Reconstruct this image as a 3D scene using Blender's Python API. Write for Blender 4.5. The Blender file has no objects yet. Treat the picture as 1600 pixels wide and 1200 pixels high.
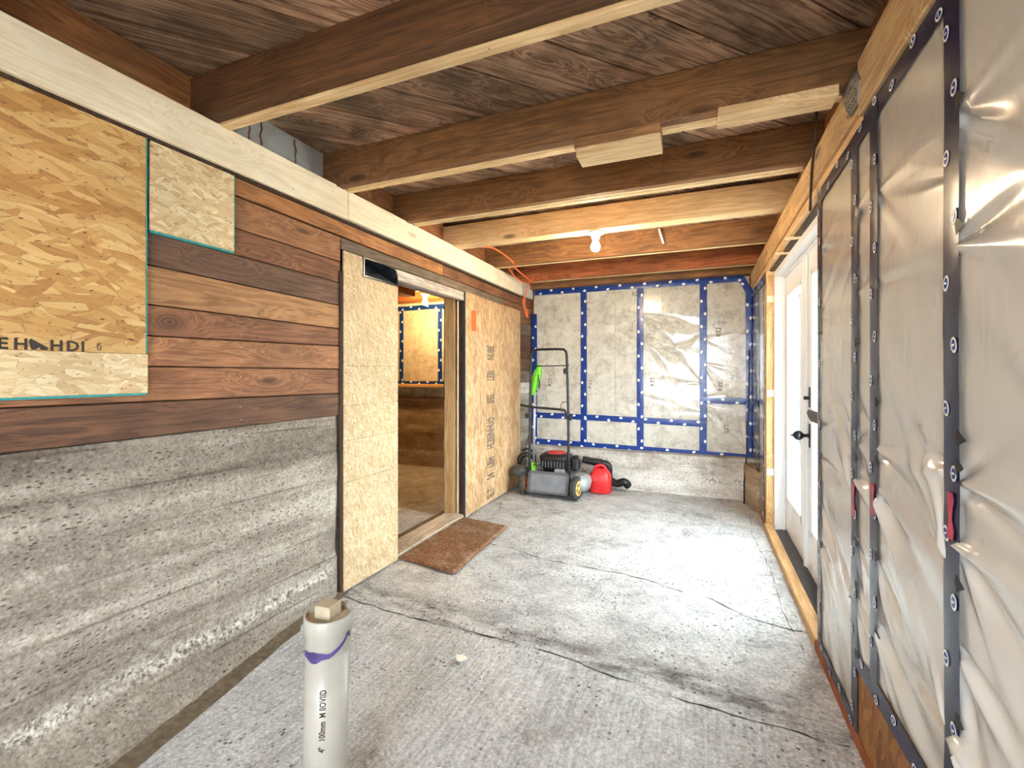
import bpy, bmesh, math, random
from mathutils import Matrix, Vector, noise as mnoise
random.seed(7)
S = bpy.context.scene
COL = S.collection
R = math.radians

# ------------------------------------------------------------------ camera, world, lights, exposure
cam = bpy.data.objects.new('camera', bpy.data.cameras.new('camera'))
COL.objects.link(cam); S.camera = cam
cam.location = (0, 0, 1.2)
cam.rotation_euler = (R(90), 0, R(22.215))
cam.data.sensor_width = 36.0
cam.data.lens = 36.0 * 715 / 1600
cam.data.shift_y = -17 / 1600
cam.data.clip_start = 0.05

W = bpy.data.worlds.new('overcast_sky'); S.world = W; W.use_nodes = True
bgn = W.node_tree.nodes['Background']
bgn.inputs[0].default_value = (0.84, 0.925, 1.0, 1)
bgn.inputs[1].default_value = 15.0
S.view_settings.view_transform = 'Standard'
S.view_settings.look = 'None'
S.view_settings.gamma = 1.0
S.view_settings.use_curve_mapping = False
S.view_settings.exposure = 1.02
S.cycles.use_denoising = True
S.cycles.max_bounces = 6
S.cycles.diffuse_bounces = 4
S.cycles.glossy_bounces = 3
S.cycles.use_adaptive_sampling = True
S.cycles.adaptive_threshold = 0.12
S.cycles.adaptive_min_samples = 12
S.cycles.transparent_max_bounces = 12
S.cycles.sample_clamp_indirect = 8.0

def portal(name, loc, rot, sx, sy):
    l = bpy.data.lights.new(name, 'AREA'); l.shape = 'RECTANGLE'; l.size = sx; l.size_y = sy
    l.cycles.is_portal = True
    o = bpy.data.objects.new(name, l); o.location = loc; o.rotation_euler = rot; COL.objects.link(o)
portal('door_daylight', (0.72, 3.2, 1.0), (0, R(90), 0), 2.0, 1.6)        # faces -x into the room
portal('front_fill_portal', (-0.19, -1.56, 1.29), (R(90), 0, 0), 1.3, 1.4)   # faces +y into the room, at the unseen opening added for fill

# ------------------------------------------------------------------ helpers
def lin(c):
    return tuple(((v / 255) / 12.92 if v / 255 <= .04045 else ((v / 255 + .055) / 1.055) ** 2.4) for v in c) + (1.0,)

class NT:
    def __init__(s, name):
        s.m = bpy.data.materials.new(name); s.m.use_nodes = True
        s.t = s.m.node_tree; s.p = s.t.nodes['Principled BSDF']; s.out = s.t.nodes['Material Output']
        s.p.inputs['Roughness'].default_value = .7
    def n(s, typ, **kw):
        x = s.t.nodes.new('ShaderNode' + typ)
        for k, v in kw.items(): setattr(x, k, v)
        return x
    def put(s, sock, v):
        if isinstance(v, bpy.types.NodeSocket): s.t.links.new(v, sock)
        elif v is not None:
            if hasattr(sock.default_value, '__len__') and not hasattr(v, '__len__'): v = (v,) * len(sock.default_value)
            if hasattr(sock.default_value, '__len__') and len(sock.default_value) == 4 and len(v) == 3: v = tuple(v) + (1,)
            sock.default_value = v
    def math(s, op, a, b=None, c=None, clamp=False):
        x = s.n('Math', operation=op); x.use_clamp = clamp
        s.put(x.inputs[0], a); s.put(x.inputs[1], b)
        if c is not None: s.put(x.inputs[2], c)
        return x.outputs[0]
    def vec(s, op, a, b=None):
        x = s.n('VectorMath', operation=op); s.put(x.inputs[0], a)
        if op == 'SCALE': s.put(x.inputs[3], b); return x.outputs[0]
        s.put(x.inputs[1], b)
        return x.outputs['Value'] if op in ('LENGTH', 'DISTANCE', 'DOT_PRODUCT') else x.outputs[0]
    def sep(s, v):
        x = s.n('SeparateXYZ'); s.put(x.inputs[0], v); return x.outputs
    def comb(s, a=0., b=0., c=0.):
        x = s.n('CombineXYZ'); s.put(x.inputs[0], a); s.put(x.inputs[1], b); s.put(x.inputs[2], c); return x.outputs[0]
    def obj(s): return s.n('TexCoord').outputs['Object']
    def pos(s): return s.n('NewGeometry').outputs['Position']
    def rnd(s): return s.n('ObjectInfo').outputs['Random']
    def noise(s, v, scale=5., detail=3., rough=.55, dist=0., col=False):
        x = s.n('TexNoise'); s.put(x.inputs['Vector'], v)
        for k, q in (('Scale', scale), ('Detail', detail), ('Roughness', rough), ('Distortion', dist)): s.put(x.inputs[k], q)
        return x.outputs['Color' if col else 0]
    def voro(s, v, scale=5., feature='F1', dim='3D', out='Distance', rand=1.):
        x = s.n('TexVoronoi', feature=feature, voronoi_dimensions=dim); s.put(x.inputs['Vector'], v); s.put(x.inputs['Scale'], scale)
        s.put(x.inputs['Randomness'], rand)
        return x.outputs[out]
    def ramp(s, f, stops, interp='LINEAR'):
        x = s.n('ValToRGB'); e = x.color_ramp.elements; x.color_ramp.interpolation = interp
        while len(e) < len(stops): e.new(.5)
        for i, (p, c) in enumerate(stops):
            e[i].position = p
            e[i].color = (c, c, c, 1) if not hasattr(c, '__len__') else (tuple(c) + (1,))[:4]
        s.put(x.inputs[0], f); return x.outputs[0]
    def mix(s, f, a, b, blend='MIX'):
        x = s.n('Mix', data_type='RGBA', blend_type=blend)
        s.put(x.inputs[0], f); s.put(x.inputs[6], a); s.put(x.inputs[7], b); return x.outputs[2]
    def bump(s, h, strength=.3, dist=.01, normal=None):
        x = s.n('Bump'); s.put(x.inputs['Height'], h); x.inputs['Strength'].default_value = strength; x.inputs['Distance'].default_value = dist
        if normal is not None: s.put(x.inputs['Normal'], normal)
        return x.outputs[0]
    def fin(s, col=None, rough=None, normal=None, **kw):
        if col is not None: s.put(s.p.inputs['Base Color'], col)
        if rough is not None: s.put(s.p.inputs['Roughness'], rough)
        if normal is not None: s.put(s.p.inputs['Normal'], normal)
        for k, v in kw.items(): s.put(s.p.inputs[k.replace('_', ' ')], v)
        return s.m

def plain(name, c, rough=.5, metal=0., var=.12, nscale=30., bump=.0):
    t = NT(name); nz = t.noise(t.obj(), nscale, 4.)
    col = t.mix(t.ramp(nz, [(.35, 0.), (.7, 1.)]), tuple(v * (1 - var) for v in lin(c)[:3]), tuple(min(1, v * (1 + var)) for v in lin(c)[:3]))
    return t.fin(col, rough, t.bump(nz, bump, .004) if bump else None, Metallic=metal)

def wood(name, light, dark, axis=1, rough=.75, gs=1., knots=(), knot_amt=.8, blotch=(.5, 1.1), rvar=.25, warm=None, bump=.25, nails=0.):
    """grain runs along axis (0 x, 1 y, 2 z); knots: (x,y,z,r) in world metres"""
    t = NT(name)
    p0 = t.pos() if knots else t.obj()
    off = t.vec('SCALE', t.comb(1., 1.7, 2.3), t.math('MULTIPLY', t.rnd(), 31.))
    ring = None; kmask = None
    for (x, y, z, r) in knots:
        d = t.vec('SUBTRACT', p0, (x, y, z))
        sc = [1., 1., 1.]; sc[axis] = .55
        ln = t.math('DIVIDE', t.vec('LENGTH', t.vec('MULTIPLY', d, tuple(sc))), r)
        k = t.math('SUBTRACT', 1.3, ln); k = t.math('MULTIPLY', k, 1.5, clamp=True); k = t.math('MULTIPLY', k, t.math('ADD', .55, t.math('MULTIPLY', t.math('SINE', t.math('MULTIPLY', ln, 17.)), .25)))
        e = t.math('DIVIDE', 1., t.math('ADD', 1., t.math('POWER', ln, 2.)))
        kmask = k if kmask is None else t.math('MAXIMUM', kmask, k)
        ring = e if ring is None else t.math('ADD', ring, e)
    p = t.vec('ADD', p0, off)
    sc = [9., 9., 9.]; sc[axis] = .55
    q = t.vec('MULTIPLY', p, tuple(v * gs for v in sc))
    # sparse random knots
    ks = [5., 5., 5.]; ks[axis] = 1.6
    vd = t.voro(t.vec('MULTIPLY', p, tuple(ks)), 1.)
    krand = t.ramp(vd, [(.05, 1.), (.11, 0.)])
    bend = t.ramp(vd, [(.0, 1.), (.4, 0.)])
    q = t.vec('ADD', q, t.vec('SCALE', t.comb(1., 1., 1.), t.math('MULTIPLY', bend, .8)))
    if ring is not None: q = t.vec('ADD', q, t.vec('SCALE', t.comb(1., 1., 1.), t.math('MULTIPLY', ring, 3.2)))
    g1 = t.noise(q, 2.2, 5., .6, .35)
    fine = t.noise(t.vec('MULTIPLY', q, (1, 1, 1)), 17., 3., .6)
    band = t.math('FRACT', t.math('MULTIPLY', g1, 7.))
    band = t.ramp(band, [(0., .0), (.7, 1.), (1., .0)])
    f = t.math('ADD', t.math('MULTIPLY', band, .45), t.math('MULTIPLY', fine, .55))
    col = t.mix(t.ramp(f, [(.22, 0.), (.72, 1.)]), lin(dark), lin(light))
    bl = t.noise(t.vec('ADD', p, (3, 5, 7)), 2.6, 4., .6, .6)
    col = t.mix(1., col, t.ramp(bl, [(.3, blotch[0]), (.65, blotch[1])]), 'MULTIPLY')
    kk = t.math('MULTIPLY', krand, knot_amt)
    if kmask is not None: kk = t.math('MAXIMUM', kk, t.math('MULTIPLY', kmask, .9))
    col = t.mix(kk, col, tuple(v * .28 for v in lin(dark)[:3]))
    if nails:
        nv = t.voro(p, 9.); col = t.mix(t.math('MULTIPLY', t.ramp(nv, [(.03, 1.), (.05, 0.)]), nails), col, (.02, .015, .012, 1))
    rv = t.math('ADD', 1. - rvar, t.math('MULTIPLY', t.rnd(), 2 * rvar))
    col = t.vec('SCALE', col, rv)
    hb = t.noise(t.vec('MULTIPLY', p, tuple(v * gs for v in sc)), 14., 2., .6)
    return t.fin(col, rough, t.bump(hb, bump, .003))

def strand_board(name, pal, long=7., short=38., angle=0., spread=1., rough=.7, big=0.):
    """oriented strand board in the y-z plane: three layers of long flat flakes"""
    t = NT(name); s = t.sep(t.pos())
    uv = t.comb(s[1], s[2], 0.)
    wob = t.noise(uv, 6., 2., .5, 0., True)
    uv = t.vec('ADD', uv, t.vec('SCALE', t.vec('SUBTRACT', wob, (.5, .5, .5)), .04))
    cols = None
    for i, a in enumerate((angle, angle + 38 * spread, angle - 52 * spread, angle + 12 * spread)):
        r = t.n('VectorRotate', rotation_type='Z_AXIS'); t.put(r.inputs['Vector'], uv); r.inputs['Angle'].default_value = R(a)
        v = t.vec('MULTIPLY', t.vec('ADD', r.outputs[0], (i * 3.1, i * 1.7, 0)), (long * (1 + .2 * i), short * (1 + .12 * i), 1.))
        cc = t.voro(v, 1., dim='2D', out='Color'); ds = t.voro(v, 1., 'DISTANCE_TO_EDGE', '2D')
        rr = t.sep(cc)
        fib = t.noise(t.vec('MULTIPLY', v, (.5, 7., 1.)), 2.2, 3., .65)
        c = t.ramp(t.math('ADD', t.math('MULTIPLY', rr[0], .62), t.math('MULTIPLY', t.math('SUBTRACT', fib, .22), .72)), pal)
        c = t.mix(t.ramp(ds, [(0., .4), (.045, 0.)]), c, tuple(v * .5 for v in pal[0][1][:3]))
        if cols is None: cols = c
        else: cols = t.mix(t.math('GREATER_THAN', rr[1], .56), cols, c)
    bl = t.noise(uv, 3., 3., .5)
    cols = t.mix(1., cols, t.ramp(bl, [(.3, .85), (.7, 1.06)]), 'MULTIPLY')
    sp = t.noise(t.vec('MULTIPLY', uv, (30., 75., 1.)), 1.6, 2., .5)
    cols = t.mix(t.ramp(sp, [(.64, 0.), (.71, .8)]), cols, tuple(v * .3 for v in pal[0][1][:3]))
    return t.fin(cols, rough, t.bump(t.math('ADD', sp, bl), .15, .003))

def concrete(name, c1, c2, c3, kind='wall'):
    t = NT(name); p = t.pos(); s = t.sep(p)
    if kind == 'wall':
        q = t.vec('MULTIPLY', p, (1., .45, 2.2))
        band = t.noise(t.comb(t.math('MULTIPLY', s[1], .12), 0., t.math('ADD', t.math('MULTIPLY', s[2], 7.), t.math('MULTIPLY', s[1], .25))), 1.1, 3., .55)
    else:
        q = p; band = t.noise(t.vec('MULTIPLY', p, (1., 1., 1.)), 1.3, 4., .6, .5)
    n1 = t.noise(q, 3.2, 7., .65, .4); n2 = t.noise(p, 28., 5., .7); n3 = t.noise(p, 95., 3., .7)
    f = t.math('ADD', t.math('ADD', t.math('MULTIPLY', band, .42), t.math('MULTIPLY', n1, .46)), t.math('MULTIPLY', n2, .18))
    if kind == 'wall':
        sl = t.math('ABSOLUTE', t.math('SUBTRACT', t.math('FRACT', t.math('DIVIDE', t.math('ADD', s[2], t.math('MULTIPLY', s[1], .03)), .14)), .5))
        sl = t.math('MULTIPLY', t.ramp(sl, [(.455, 0.), (.49, 1.)]), t.ramp(t.noise(q, 3.5, 3., .6), [(.42, 0.), (.6, 1.)]))
        f = t.math('SUBTRACT', f, t.math('MULTIPLY', sl, .10))
    col = t.ramp(f, [(.40, lin(c1)), (.53, lin(c2)), (.66, lin(c3))])
    # pits and voids
    pv = t.voro(t.vec('MULTIPLY', p, (1., .55, 1.25) if kind == 'wall' else (1., 1., 1.)), 62.)
    pm = t.math('MULTIPLY', t.ramp(pv, [(.10, 1.), (.24, 0.)]), t.ramp(t.noise(q, 4.5, 4., .6), [(.38, 0.), (.54, 1.)]))
    col = t.mix(t.math('MULTIPLY', pm, .65), col, tuple(v * .3 for v in lin(c1)[:3]))
    sand = t.ramp(n3, [(.32, .60), (.68, 1.25)])
    col = t.mix(1., col, sand, 'MULTIPLY')
    eff = t.noise(t.vec('MULTIPLY', p, (1., 1.6, 5.) if kind == 'wall' else (1., 1., 1.)), 2.3, 6., .7)
    col = t.mix(t.ramp(eff, [(.62, 0.), (.74, .55)]), col, lin((214, 208, 198)))
    if kind == 'wall':
        rb = t.math('ABSOLUTE', t.math('SUBTRACT', t.math('ADD', s[2], t.math('MULTIPLY', t.math('SUBTRACT', t.noise(p, 2.5, 3., .6), .5), .10)), .17))
        rbm = t.math('MULTIPLY', t.ramp(rb, [(.012, 1.), (.04, 0.)]), t.ramp(t.noise(p, 5., 3., .6), [(.42, 0.), (.58, 1.)]))
        col = t.mix(t.math('MULTIPLY', rbm, .8), col, t.ramp(t.noise(p, 60., 3., .7), [(.38, lin((84, 74, 62))), (.5, lin((190, 182, 170))), (.62, lin((240, 235, 226)))]))
    h = t.math('SUBTRACT', t.math('ADD', t.math('MULTIPLY', n2, .7), t.math('MULTIPLY', n3, .35)), t.math('MULTIPLY', pm, 1.))
    return t.fin(col, .92, t.bump(h, .7, .010), Specular_IOR_Level=.25)

def floor_mat():
    t = NT('floor_concrete'); p = t.pos(); s = t.sep(p)
    big = t.noise(p, 1.4, 5., .6, .8); med = t.noise(p, 6.5, 6., .68, .6); fin_ = t.noise(p, 46., 4., .7); sand = t.noise(p, 80., 3., .75)
    f = t.math('ADD', t.math('MULTIPLY', big, .30), t.math('ADD', t.math('MULTIPLY', med, .44), t.math('MULTIPLY', fin_, .26)))
    old = t.ramp(f, [(.36, lin((136, 133, 130))), (.47, lin((182, 180, 178))), (.58, lin((208, 207, 205)))])
    # younger trowelled slab in front with broom lines
    br = t.noise(t.vec('MULTIPLY', t.vec('ADD', p, t.vec('SCALE', t.noise(p, .9, 2., .5, 0., True), .25)), (70., 5.5, 1.)), 1., 3., .6)
    newc = t.ramp(t.math('ADD', t.math('MULTIPLY', br, .4), t.math('ADD', t.math('MULTIPLY', big, .35), t.math('MULTIPLY', fin_, .25))),
                  [(.36, lin((158, 158, 158))), (.52, lin((200, 200, 199))), (.66, lin((226, 226, 226)))])
    edge = t.math('ADD', s[1], t.math('ADD', t.math('MULTIPLY', s[0], .075), t.math('MULTIPLY', t.math('SUBTRACT', t.noise(p, 5., 4., .65), .5), .16)))
    m = t.math('MULTIPLY', t.math('SUBTRACT', 1.87, edge), 40., clamp=True)
    col = t.mix(m, old, newc)
    # dark dirt gathered along the joint of the two slabs
    dj = t.math('ABSOLUTE', t.math('SUBTRACT', edge, 1.90))
    dm = t.math('MULTIPLY', t.ramp(dj, [(.0, 1.), (.13, 0.)]), t.ramp(t.noise(t.vec('MULTIPLY', p, (1., 3., 1.)), 3.6, 6., .7), [(.44, 0.), (.60, 1.)]))
    col = t.mix(t.math('MULTIPLY', dm, .85), col, lin((74, 66, 58)))
    # pocks
    pv = t.voro(p, 34.); pm = t.math('MULTIPLY', t.ramp(pv, [(.11, 1.), (.22, 0.)]), t.ramp(t.noise(p, 3.3, 4., .6), [(.45, 0.), (.60, 1.)]))
    col = t.mix(t.math('MULTIPLY', pm, .75), col, lin((82, 74, 66)))
    st = t.noise(t.vec('ADD', p, (9, 2, 0)), 2.1, 6., .7, 1.2)
    col = t.mix(t.ramp(st, [(.56, 0.), (.72, .45)]), col, lin((128, 116, 104)))
    wh = t.noise(t.vec('ADD', p, (1, 7, 0)), 3.0, 7., .72, .8)
    col = t.mix(t.ramp(wh, [(.57, 0.), (.70, .6)]), col, lin((226, 225, 223)))
    col = t.mix(1., col, t.ramp(sand, [(.34, .64), (.66, 1.16)]), 'MULTIPLY')
    h = t.math('SUBTRACT', t.math('ADD', t.math('MULTIPLY', med, .7), t.math('ADD', t.math('MULTIPLY', fin_, .5), t.math('MULTIPLY', sand, .2))), t.math('MULTIPLY', pm, 1.))
    return t.fin(col, .85, t.bump(h, .8, .014), Specular_IOR_Level=.2)

def insulation_mat():
    t = NT('insulation_batt'); p = t.pos()
    a = t.noise(p, 7., 6., .7, .5); b = t.noise(p, 34., 4., .7)
    col = t.ramp(t.math('ADD', t.math('MULTIPLY', a, .65), t.math('MULTIPLY', b, .35)), [(.36, lin((158, 150, 134))), (.50, lin((210, 204, 190))), (.64, lin((232, 228, 218)))])
    return t.fin(col, .95, t.bump(b, .5, .01))

def plastic_mat(name, c, alpha, rough):
    """thin polythene: part see-through, part milky, with a glossy skin"""
    t = NT(name); p = t.pos(); t.t.nodes.remove(t.p)
    nb = t.bump(t.noise(t.vec('MULTIPLY', p, (1, 1, .6)), 9., 3., .6, 1.2), .06, .02)
    df = t.n('BsdfDiffuse'); df.inputs[0].default_value = lin(c); tl = t.n('BsdfTransparent'); gl = t.n('BsdfGlossy'); gl.inputs['Roughness'].default_value = rough
    t.put(df.inputs['Normal'], nb); t.put(gl.inputs['Normal'], nb)
    m1 = t.n('MixShader'); m1.inputs[0].default_value = alpha; m2 = t.n('MixShader')
    cosv = t.math('ABSOLUTE', t.vec('DOT_PRODUCT', nb, t.n('NewGeometry').outputs['Incoming']))
    fres = t.math('ADD', .05, t.math('MULTIPLY', t.math('POWER', t.math('SUBTRACT', 1., cosv, clamp=True), 5.), .95))
    L = t.t.links.new
    L(tl.outputs[0], m1.inputs[1]); L(df.outputs[0], m1.inputs[2]); L(t.math('MULTIPLY', fres, 1.5, clamp=True), m2.inputs[0]); L(m1.outputs[0], m2.inputs[1]); L(gl.outputs[0], m2.inputs[2]); L(m2.outputs[0], t.out.inputs[0])
    return t.m

M = {}
M['floor'] = floor_mat()
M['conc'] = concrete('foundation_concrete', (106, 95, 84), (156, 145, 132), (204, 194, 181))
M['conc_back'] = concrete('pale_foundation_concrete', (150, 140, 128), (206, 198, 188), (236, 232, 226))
M['conc_warm'] = concrete('brown_foundation_concrete', (128, 104, 80), (170, 146, 118), (198, 174, 146))
M['beam_pale'] = wood('pale_planed_lumber', (250, 238, 212), (236, 217, 182), 1, .7, .7, blotch=(.86, 1.06), rvar=.05, knot_amt=.45, bump=.1, nails=.7)
M['beam_tan'] = wood('tan_lumber', (214, 178, 128), (176, 134, 84), 1, .7, .8, blotch=(.75, 1.1), rvar=.08, nails=.6)
M['joist_old'] = wood('aged_joist_wood', (146, 102, 62), (104, 68, 38), 0, .75, .8, blotch=(.68, 1.12), rvar=.14, nails=.4)
M['joist_dark'] = wood('dark_joist_wood', (104, 66, 36), (66, 40, 20), 0, .75, .8, blotch=(.68, 1.12), rvar=.08, nails=.4)
M['joist_new'] = wood('fresh_joist_wood', (238, 208, 160), (208, 170, 118), 0, .7, .8, blotch=(.85, 1.08), rvar=.08, nails=.5)
M['joist_red'] = wood('red_brown_joist_wood', (176, 100, 56), (122, 62, 30), 0, .75, .9, blotch=(.7, 1.2), rvar=.1)
M['white_block'] = wood('white_planed_block', (250, 240, 220), (232, 214, 184), 0, .7, .8, blotch=(.85, 1.05), rvar=.04, nails=.8)
M['block_brown'] = wood('brown_block', (168, 122, 76), (128, 88, 50), 0, .7, .8, rvar=.15)
M['sub'] = wood('stained_subfloor', (206, 168, 136), (116, 83, 59), 0, .8, .8, blotch=(.34, 1.15), rvar=.28, knot_amt=.6)
M['rim'] = wood('rim_board_wood', (176, 118, 72), (128, 80, 46), 1, .8, .8, rvar=.15)
M['rim_grey'] = plain('grey_primed_panel', (186, 190, 190), .6, .1, .15, 8., .1)
PL = [((154, 104, 72), (106, 67, 44)), ((172, 120, 82), (126, 82, 52)), ((124, 90, 68), (88, 61, 46)), ((192, 142, 96), (148, 102, 64)),
      ((150, 100, 68), (100, 64, 42)), ((162, 110, 74), (114, 73, 46)), ((114, 78, 54), (74, 49, 34)), ((186, 128, 78), (134, 86, 50)), ((134, 116, 98), (98, 82, 68))]
KN = {4: [(-1.8, 1.08, 1.388, .030)], 5: [(-1.8, 1.585, 1.308, .018)]}
def plank_mat(i, k=0):
    key = ('plank', i, k)
    if key not in M: M[key] = wood('old_sheathing_%d_%d' % (i, k), PL[i][0], PL[i][1], 1, .72, .9, blotch=(.62, 1.14), rvar=.05, knots=KN.get(k, ()), nails=.4)
    return M[key]
OP_L = [(0., lin((130, 84, 48))), (.22, lin((184, 138, 92))), (.55, lin((208, 170, 126))), (1., lin((226, 200, 162)))]
OP_A = [(0., lin((136, 86, 44))), (.16, lin((176, 124, 68))), (.45, lin((202, 154, 90))), (1., lin((230, 196, 136)))]
OP_C = [(0., lin((150, 110, 68))), (.18, lin((206, 172, 124))), (.6, lin((228, 204, 160))), (1., lin((244, 228, 194)))]
OP_F = [(0., lin((136, 102, 66))), (.2, lin((196, 164, 120))), (.5, lin((214, 187, 146))), (1., lin((234, 216, 182)))]
M['osb_amber'] = strand_board('amber_strand_board', OP_A, 6.5, 40., 4, .6)
M['osb_cream'] = strand_board('cream_strand_board', OP_C, 13., 56., 0, .8)
M['osb_fine'] = strand_board('fine_cream_strand_board', OP_F, 20., 85., 62, .8)
M['osb_vert'] = strand_board('upright_strand_board', OP_L, 9., 46., 84, .5)
M['osb_dark'] = strand_board('brown_strand_board', [(0., lin((96, 56, 24))), (.4, lin((140, 90, 44))), (1., lin((178, 124, 66)))], 7., 30., 70, .6)
M['osb_edge'] = plain('strand_board_edge', (188, 146, 92), .85, 0, .3, 160., .4)
M['teal'] = plain('teal_edge_paint', (38, 150, 150), .6, 0, .2, 60.)
M['ink'] = plain('black_print', (58, 50, 42), .7)
M['ink_faint'] = plain('faded_print', (112, 100, 86), .7)
M['dark_wood'] = wood('dark_brown_wood', (92, 62, 38), (56, 36, 22), 2, .8)
M['stud'] = wood('door_stud_wood', (214, 176, 122), (178, 136, 84), 2, .7, .8, blotch=(.85, 1.08), rvar=.08)
M['sill_wood'] = wood('fresh_sill_wood', (224, 186, 136), (194, 150, 98), 1, .7, .8, blotch=(.85, 1.08), rvar=.05)
M['plate_red'] = wood('reddish_plate_wood', (196, 112, 60), (142, 74, 36), 1, .7)
M['grey_wood'] = wood('weathered_grey_wood', (204, 196, 184), (160, 148, 134), 1, .8, .8, blotch=(.8, 1.08))
M['thresh'] = wood('worn_threshold_wood', (196, 180, 160), (150, 130, 108), 1, .8, .9, blotch=(.7, 1.1))
M['insul'] = insulation_mat()
M['sheet_back'] = plastic_mat('clear_poly_sheet', (236, 234, 228), .26, .16)
M['sheet_right'] = plastic_mat('taut_poly_sheet', (230, 225, 216), .78, .2)
t = NT('blue_sheathing_tape'); nz = t.noise(t.obj(), 24., 4.)
M['tape'] = t.fin(t.mix(nz, lin((10, 40, 112)), lin((24, 66, 150))), .25, t.bump(t.noise(t.obj(), 30., 3.), .25, .004))
t = NT('dimmed_sheathing_tape'); nz_ = t.noise(t.obj(), 24., 4.)
M['tape_r'] = t.fin(t.mix(nz_, lin((18, 24, 56)), lin((36, 42, 76))), .27, t.bump(t.noise(t.obj(), 12., 3.), .2, .006))  # same tape as the blue one, its grazing-light darkness put into the colour
M['tape_logo'] = plain('tape_logo_white', (238, 240, 244), .4, 0, .04)
M['tape_red'] = plain('red_tape_patch', (196, 34, 66), .35, 0, .15)
M['white'] = plain('white_door_paint', (238, 241, 244), .35, 0, .02)
M['sill_dark'] = plain('charcoal_door_sill', (66, 68, 72), .5, .1, .12)
M['iron'] = plain('oiled_bronze', (48, 48, 54), .35, .7, .2)
M['bronze'] = plain('brown_bronze_lever', (66, 50, 40), .4, .5, .15)
t = NT('door_glass')
gl = t.n('BsdfGlossy'); gl.inputs['Roughness'].default_value = .02
tr = t.n('BsdfTransparent'); tr.inputs[0].default_value = (.93, .97, .96, 1)
mx = t.n('MixShader'); gg = t.n('NewGeometry')
fr = t.math('ADD', .04, t.math('MULTIPLY', t.math('POWER', t.math('SUBTRACT', 1., t.math('ABSOLUTE', t.vec('DOT_PRODUCT', gg.outputs['Normal'], gg.outputs['Incoming'])), clamp=True), 5.), .8))
t.t.links.new(fr, mx.inputs[0]); t.t.links.new(tr.outputs[0], mx.inputs[1]); t.t.links.new(gl.outputs[0], mx.inputs[2]); t.t.links.new(mx.outputs[0], t.out.inputs[0])
M['glass'] = t.m
M['pvc'] = plain('white_pvc', (170, 165, 154), .38, 0, .06, 14.)
M['pvc_cap'] = plain('dusty_pvc_cap', (190, 176, 150), .5, 0, .16, 22.)
M['purple'] = plain('purple_primer', (74, 62, 116), .4, 0, .35, 40.)
M['black'] = plain('black_plastic', (30, 30, 32), .45, 0, .2)
M['grey_pl'] = plain('grey_plastic', (92, 92, 96), .5, 0, .15)
M['guard'] = plain('charcoal_guard', (64, 62, 60), .5, 0, .2)
M['grey_lt'] = plain('light_grey_metal', (176, 178, 180), .45, .3, .1)
M['flap'] = plain('dusty_grey_flap', (120, 122, 128), .5, 0, .15, 12.)
M['red'] = plain('red_plastic', (222, 44, 48), .4, 0, .1, 10.)
M['red_eng'] = plain('engine_red', (190, 52, 48), .45, 0, .2)
M['green'] = plain('lime_plastic', (112, 204, 44), .4, 0, .1)
M['alu'] = plain('brushed_aluminium', (196, 202, 206), .35, .6, .08)
M['hub'] = plain('cream_wheel_hub', (224, 180, 96), .5, 0, .15)
M['hub_or'] = plain('orange_wheel_hub', (206, 112, 40), .5, 0, .15)
M['tyre'] = plain('worn_tyre', (66, 64, 62), .85, 0, .3, 60., .4)
M['orange'] = plain('orange_cord', (232, 112, 58), .5, 0, .1)
M['tag'] = plain('orange_tag', (228, 104, 52), .6, 0, .08)
M['steel'] = plain('galvanised_steel', (146, 152, 158), .35, .85, .15, 10.)
M['duct_in'] = plain('duct_metal', (104, 112, 120), .22, .9, .3, 7.)
M['dirt'] = plain('brown_dirt', (104, 90, 70), .95, 0, .3, 40., .6)
M['crack'] = plain('crack_shadow_dirt', (58, 52, 46), .95, 0, .3, 50.)
M['chip'] = plain('white_paint_chip', (236, 228, 214), .8)
t = NT('coir_mat'); p = t.obj(); a = t.noise(p, 110., 4., .8); b = t.noise(p, 9., 5., .7)
M['coir'] = t.fin(t.mix(t.ramp(b, [(.5, 0.), (.75, .45)]), t.ramp(a, [(.36, lin((72, 44, 26))), (.52, lin((140, 96, 62))), (.66, lin((188, 142, 100)))]), lin((196, 178, 160))), .95, t.bump(a, .8, .01))
def emis(name, c, s):
    t = NT(name); t.p.inputs['Base Color'].default_value = (1, .9, .75, 1)
    t.p.inputs['Emission Color'].default_value = c + (1,); t.p.inputs['Emission Strength'].default_value = s
    return t.m
M['bulb'] = emis('warm_bulb', (1., .80, .52), 420.)
M['bulb2'] = emis('amber_bulb', (1., .60, .22), 900.)
M['leaf'] = plain('dark_leaf', (22, 46, 40), .7, 0, .3, 3.)
M['grass'] = plain('pale_gravel_ground', (176, 172, 164), .9, 0, .2, 2.)
M['bark'] = plain('bark', (110, 92, 76), .9, 0, .2)

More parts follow.
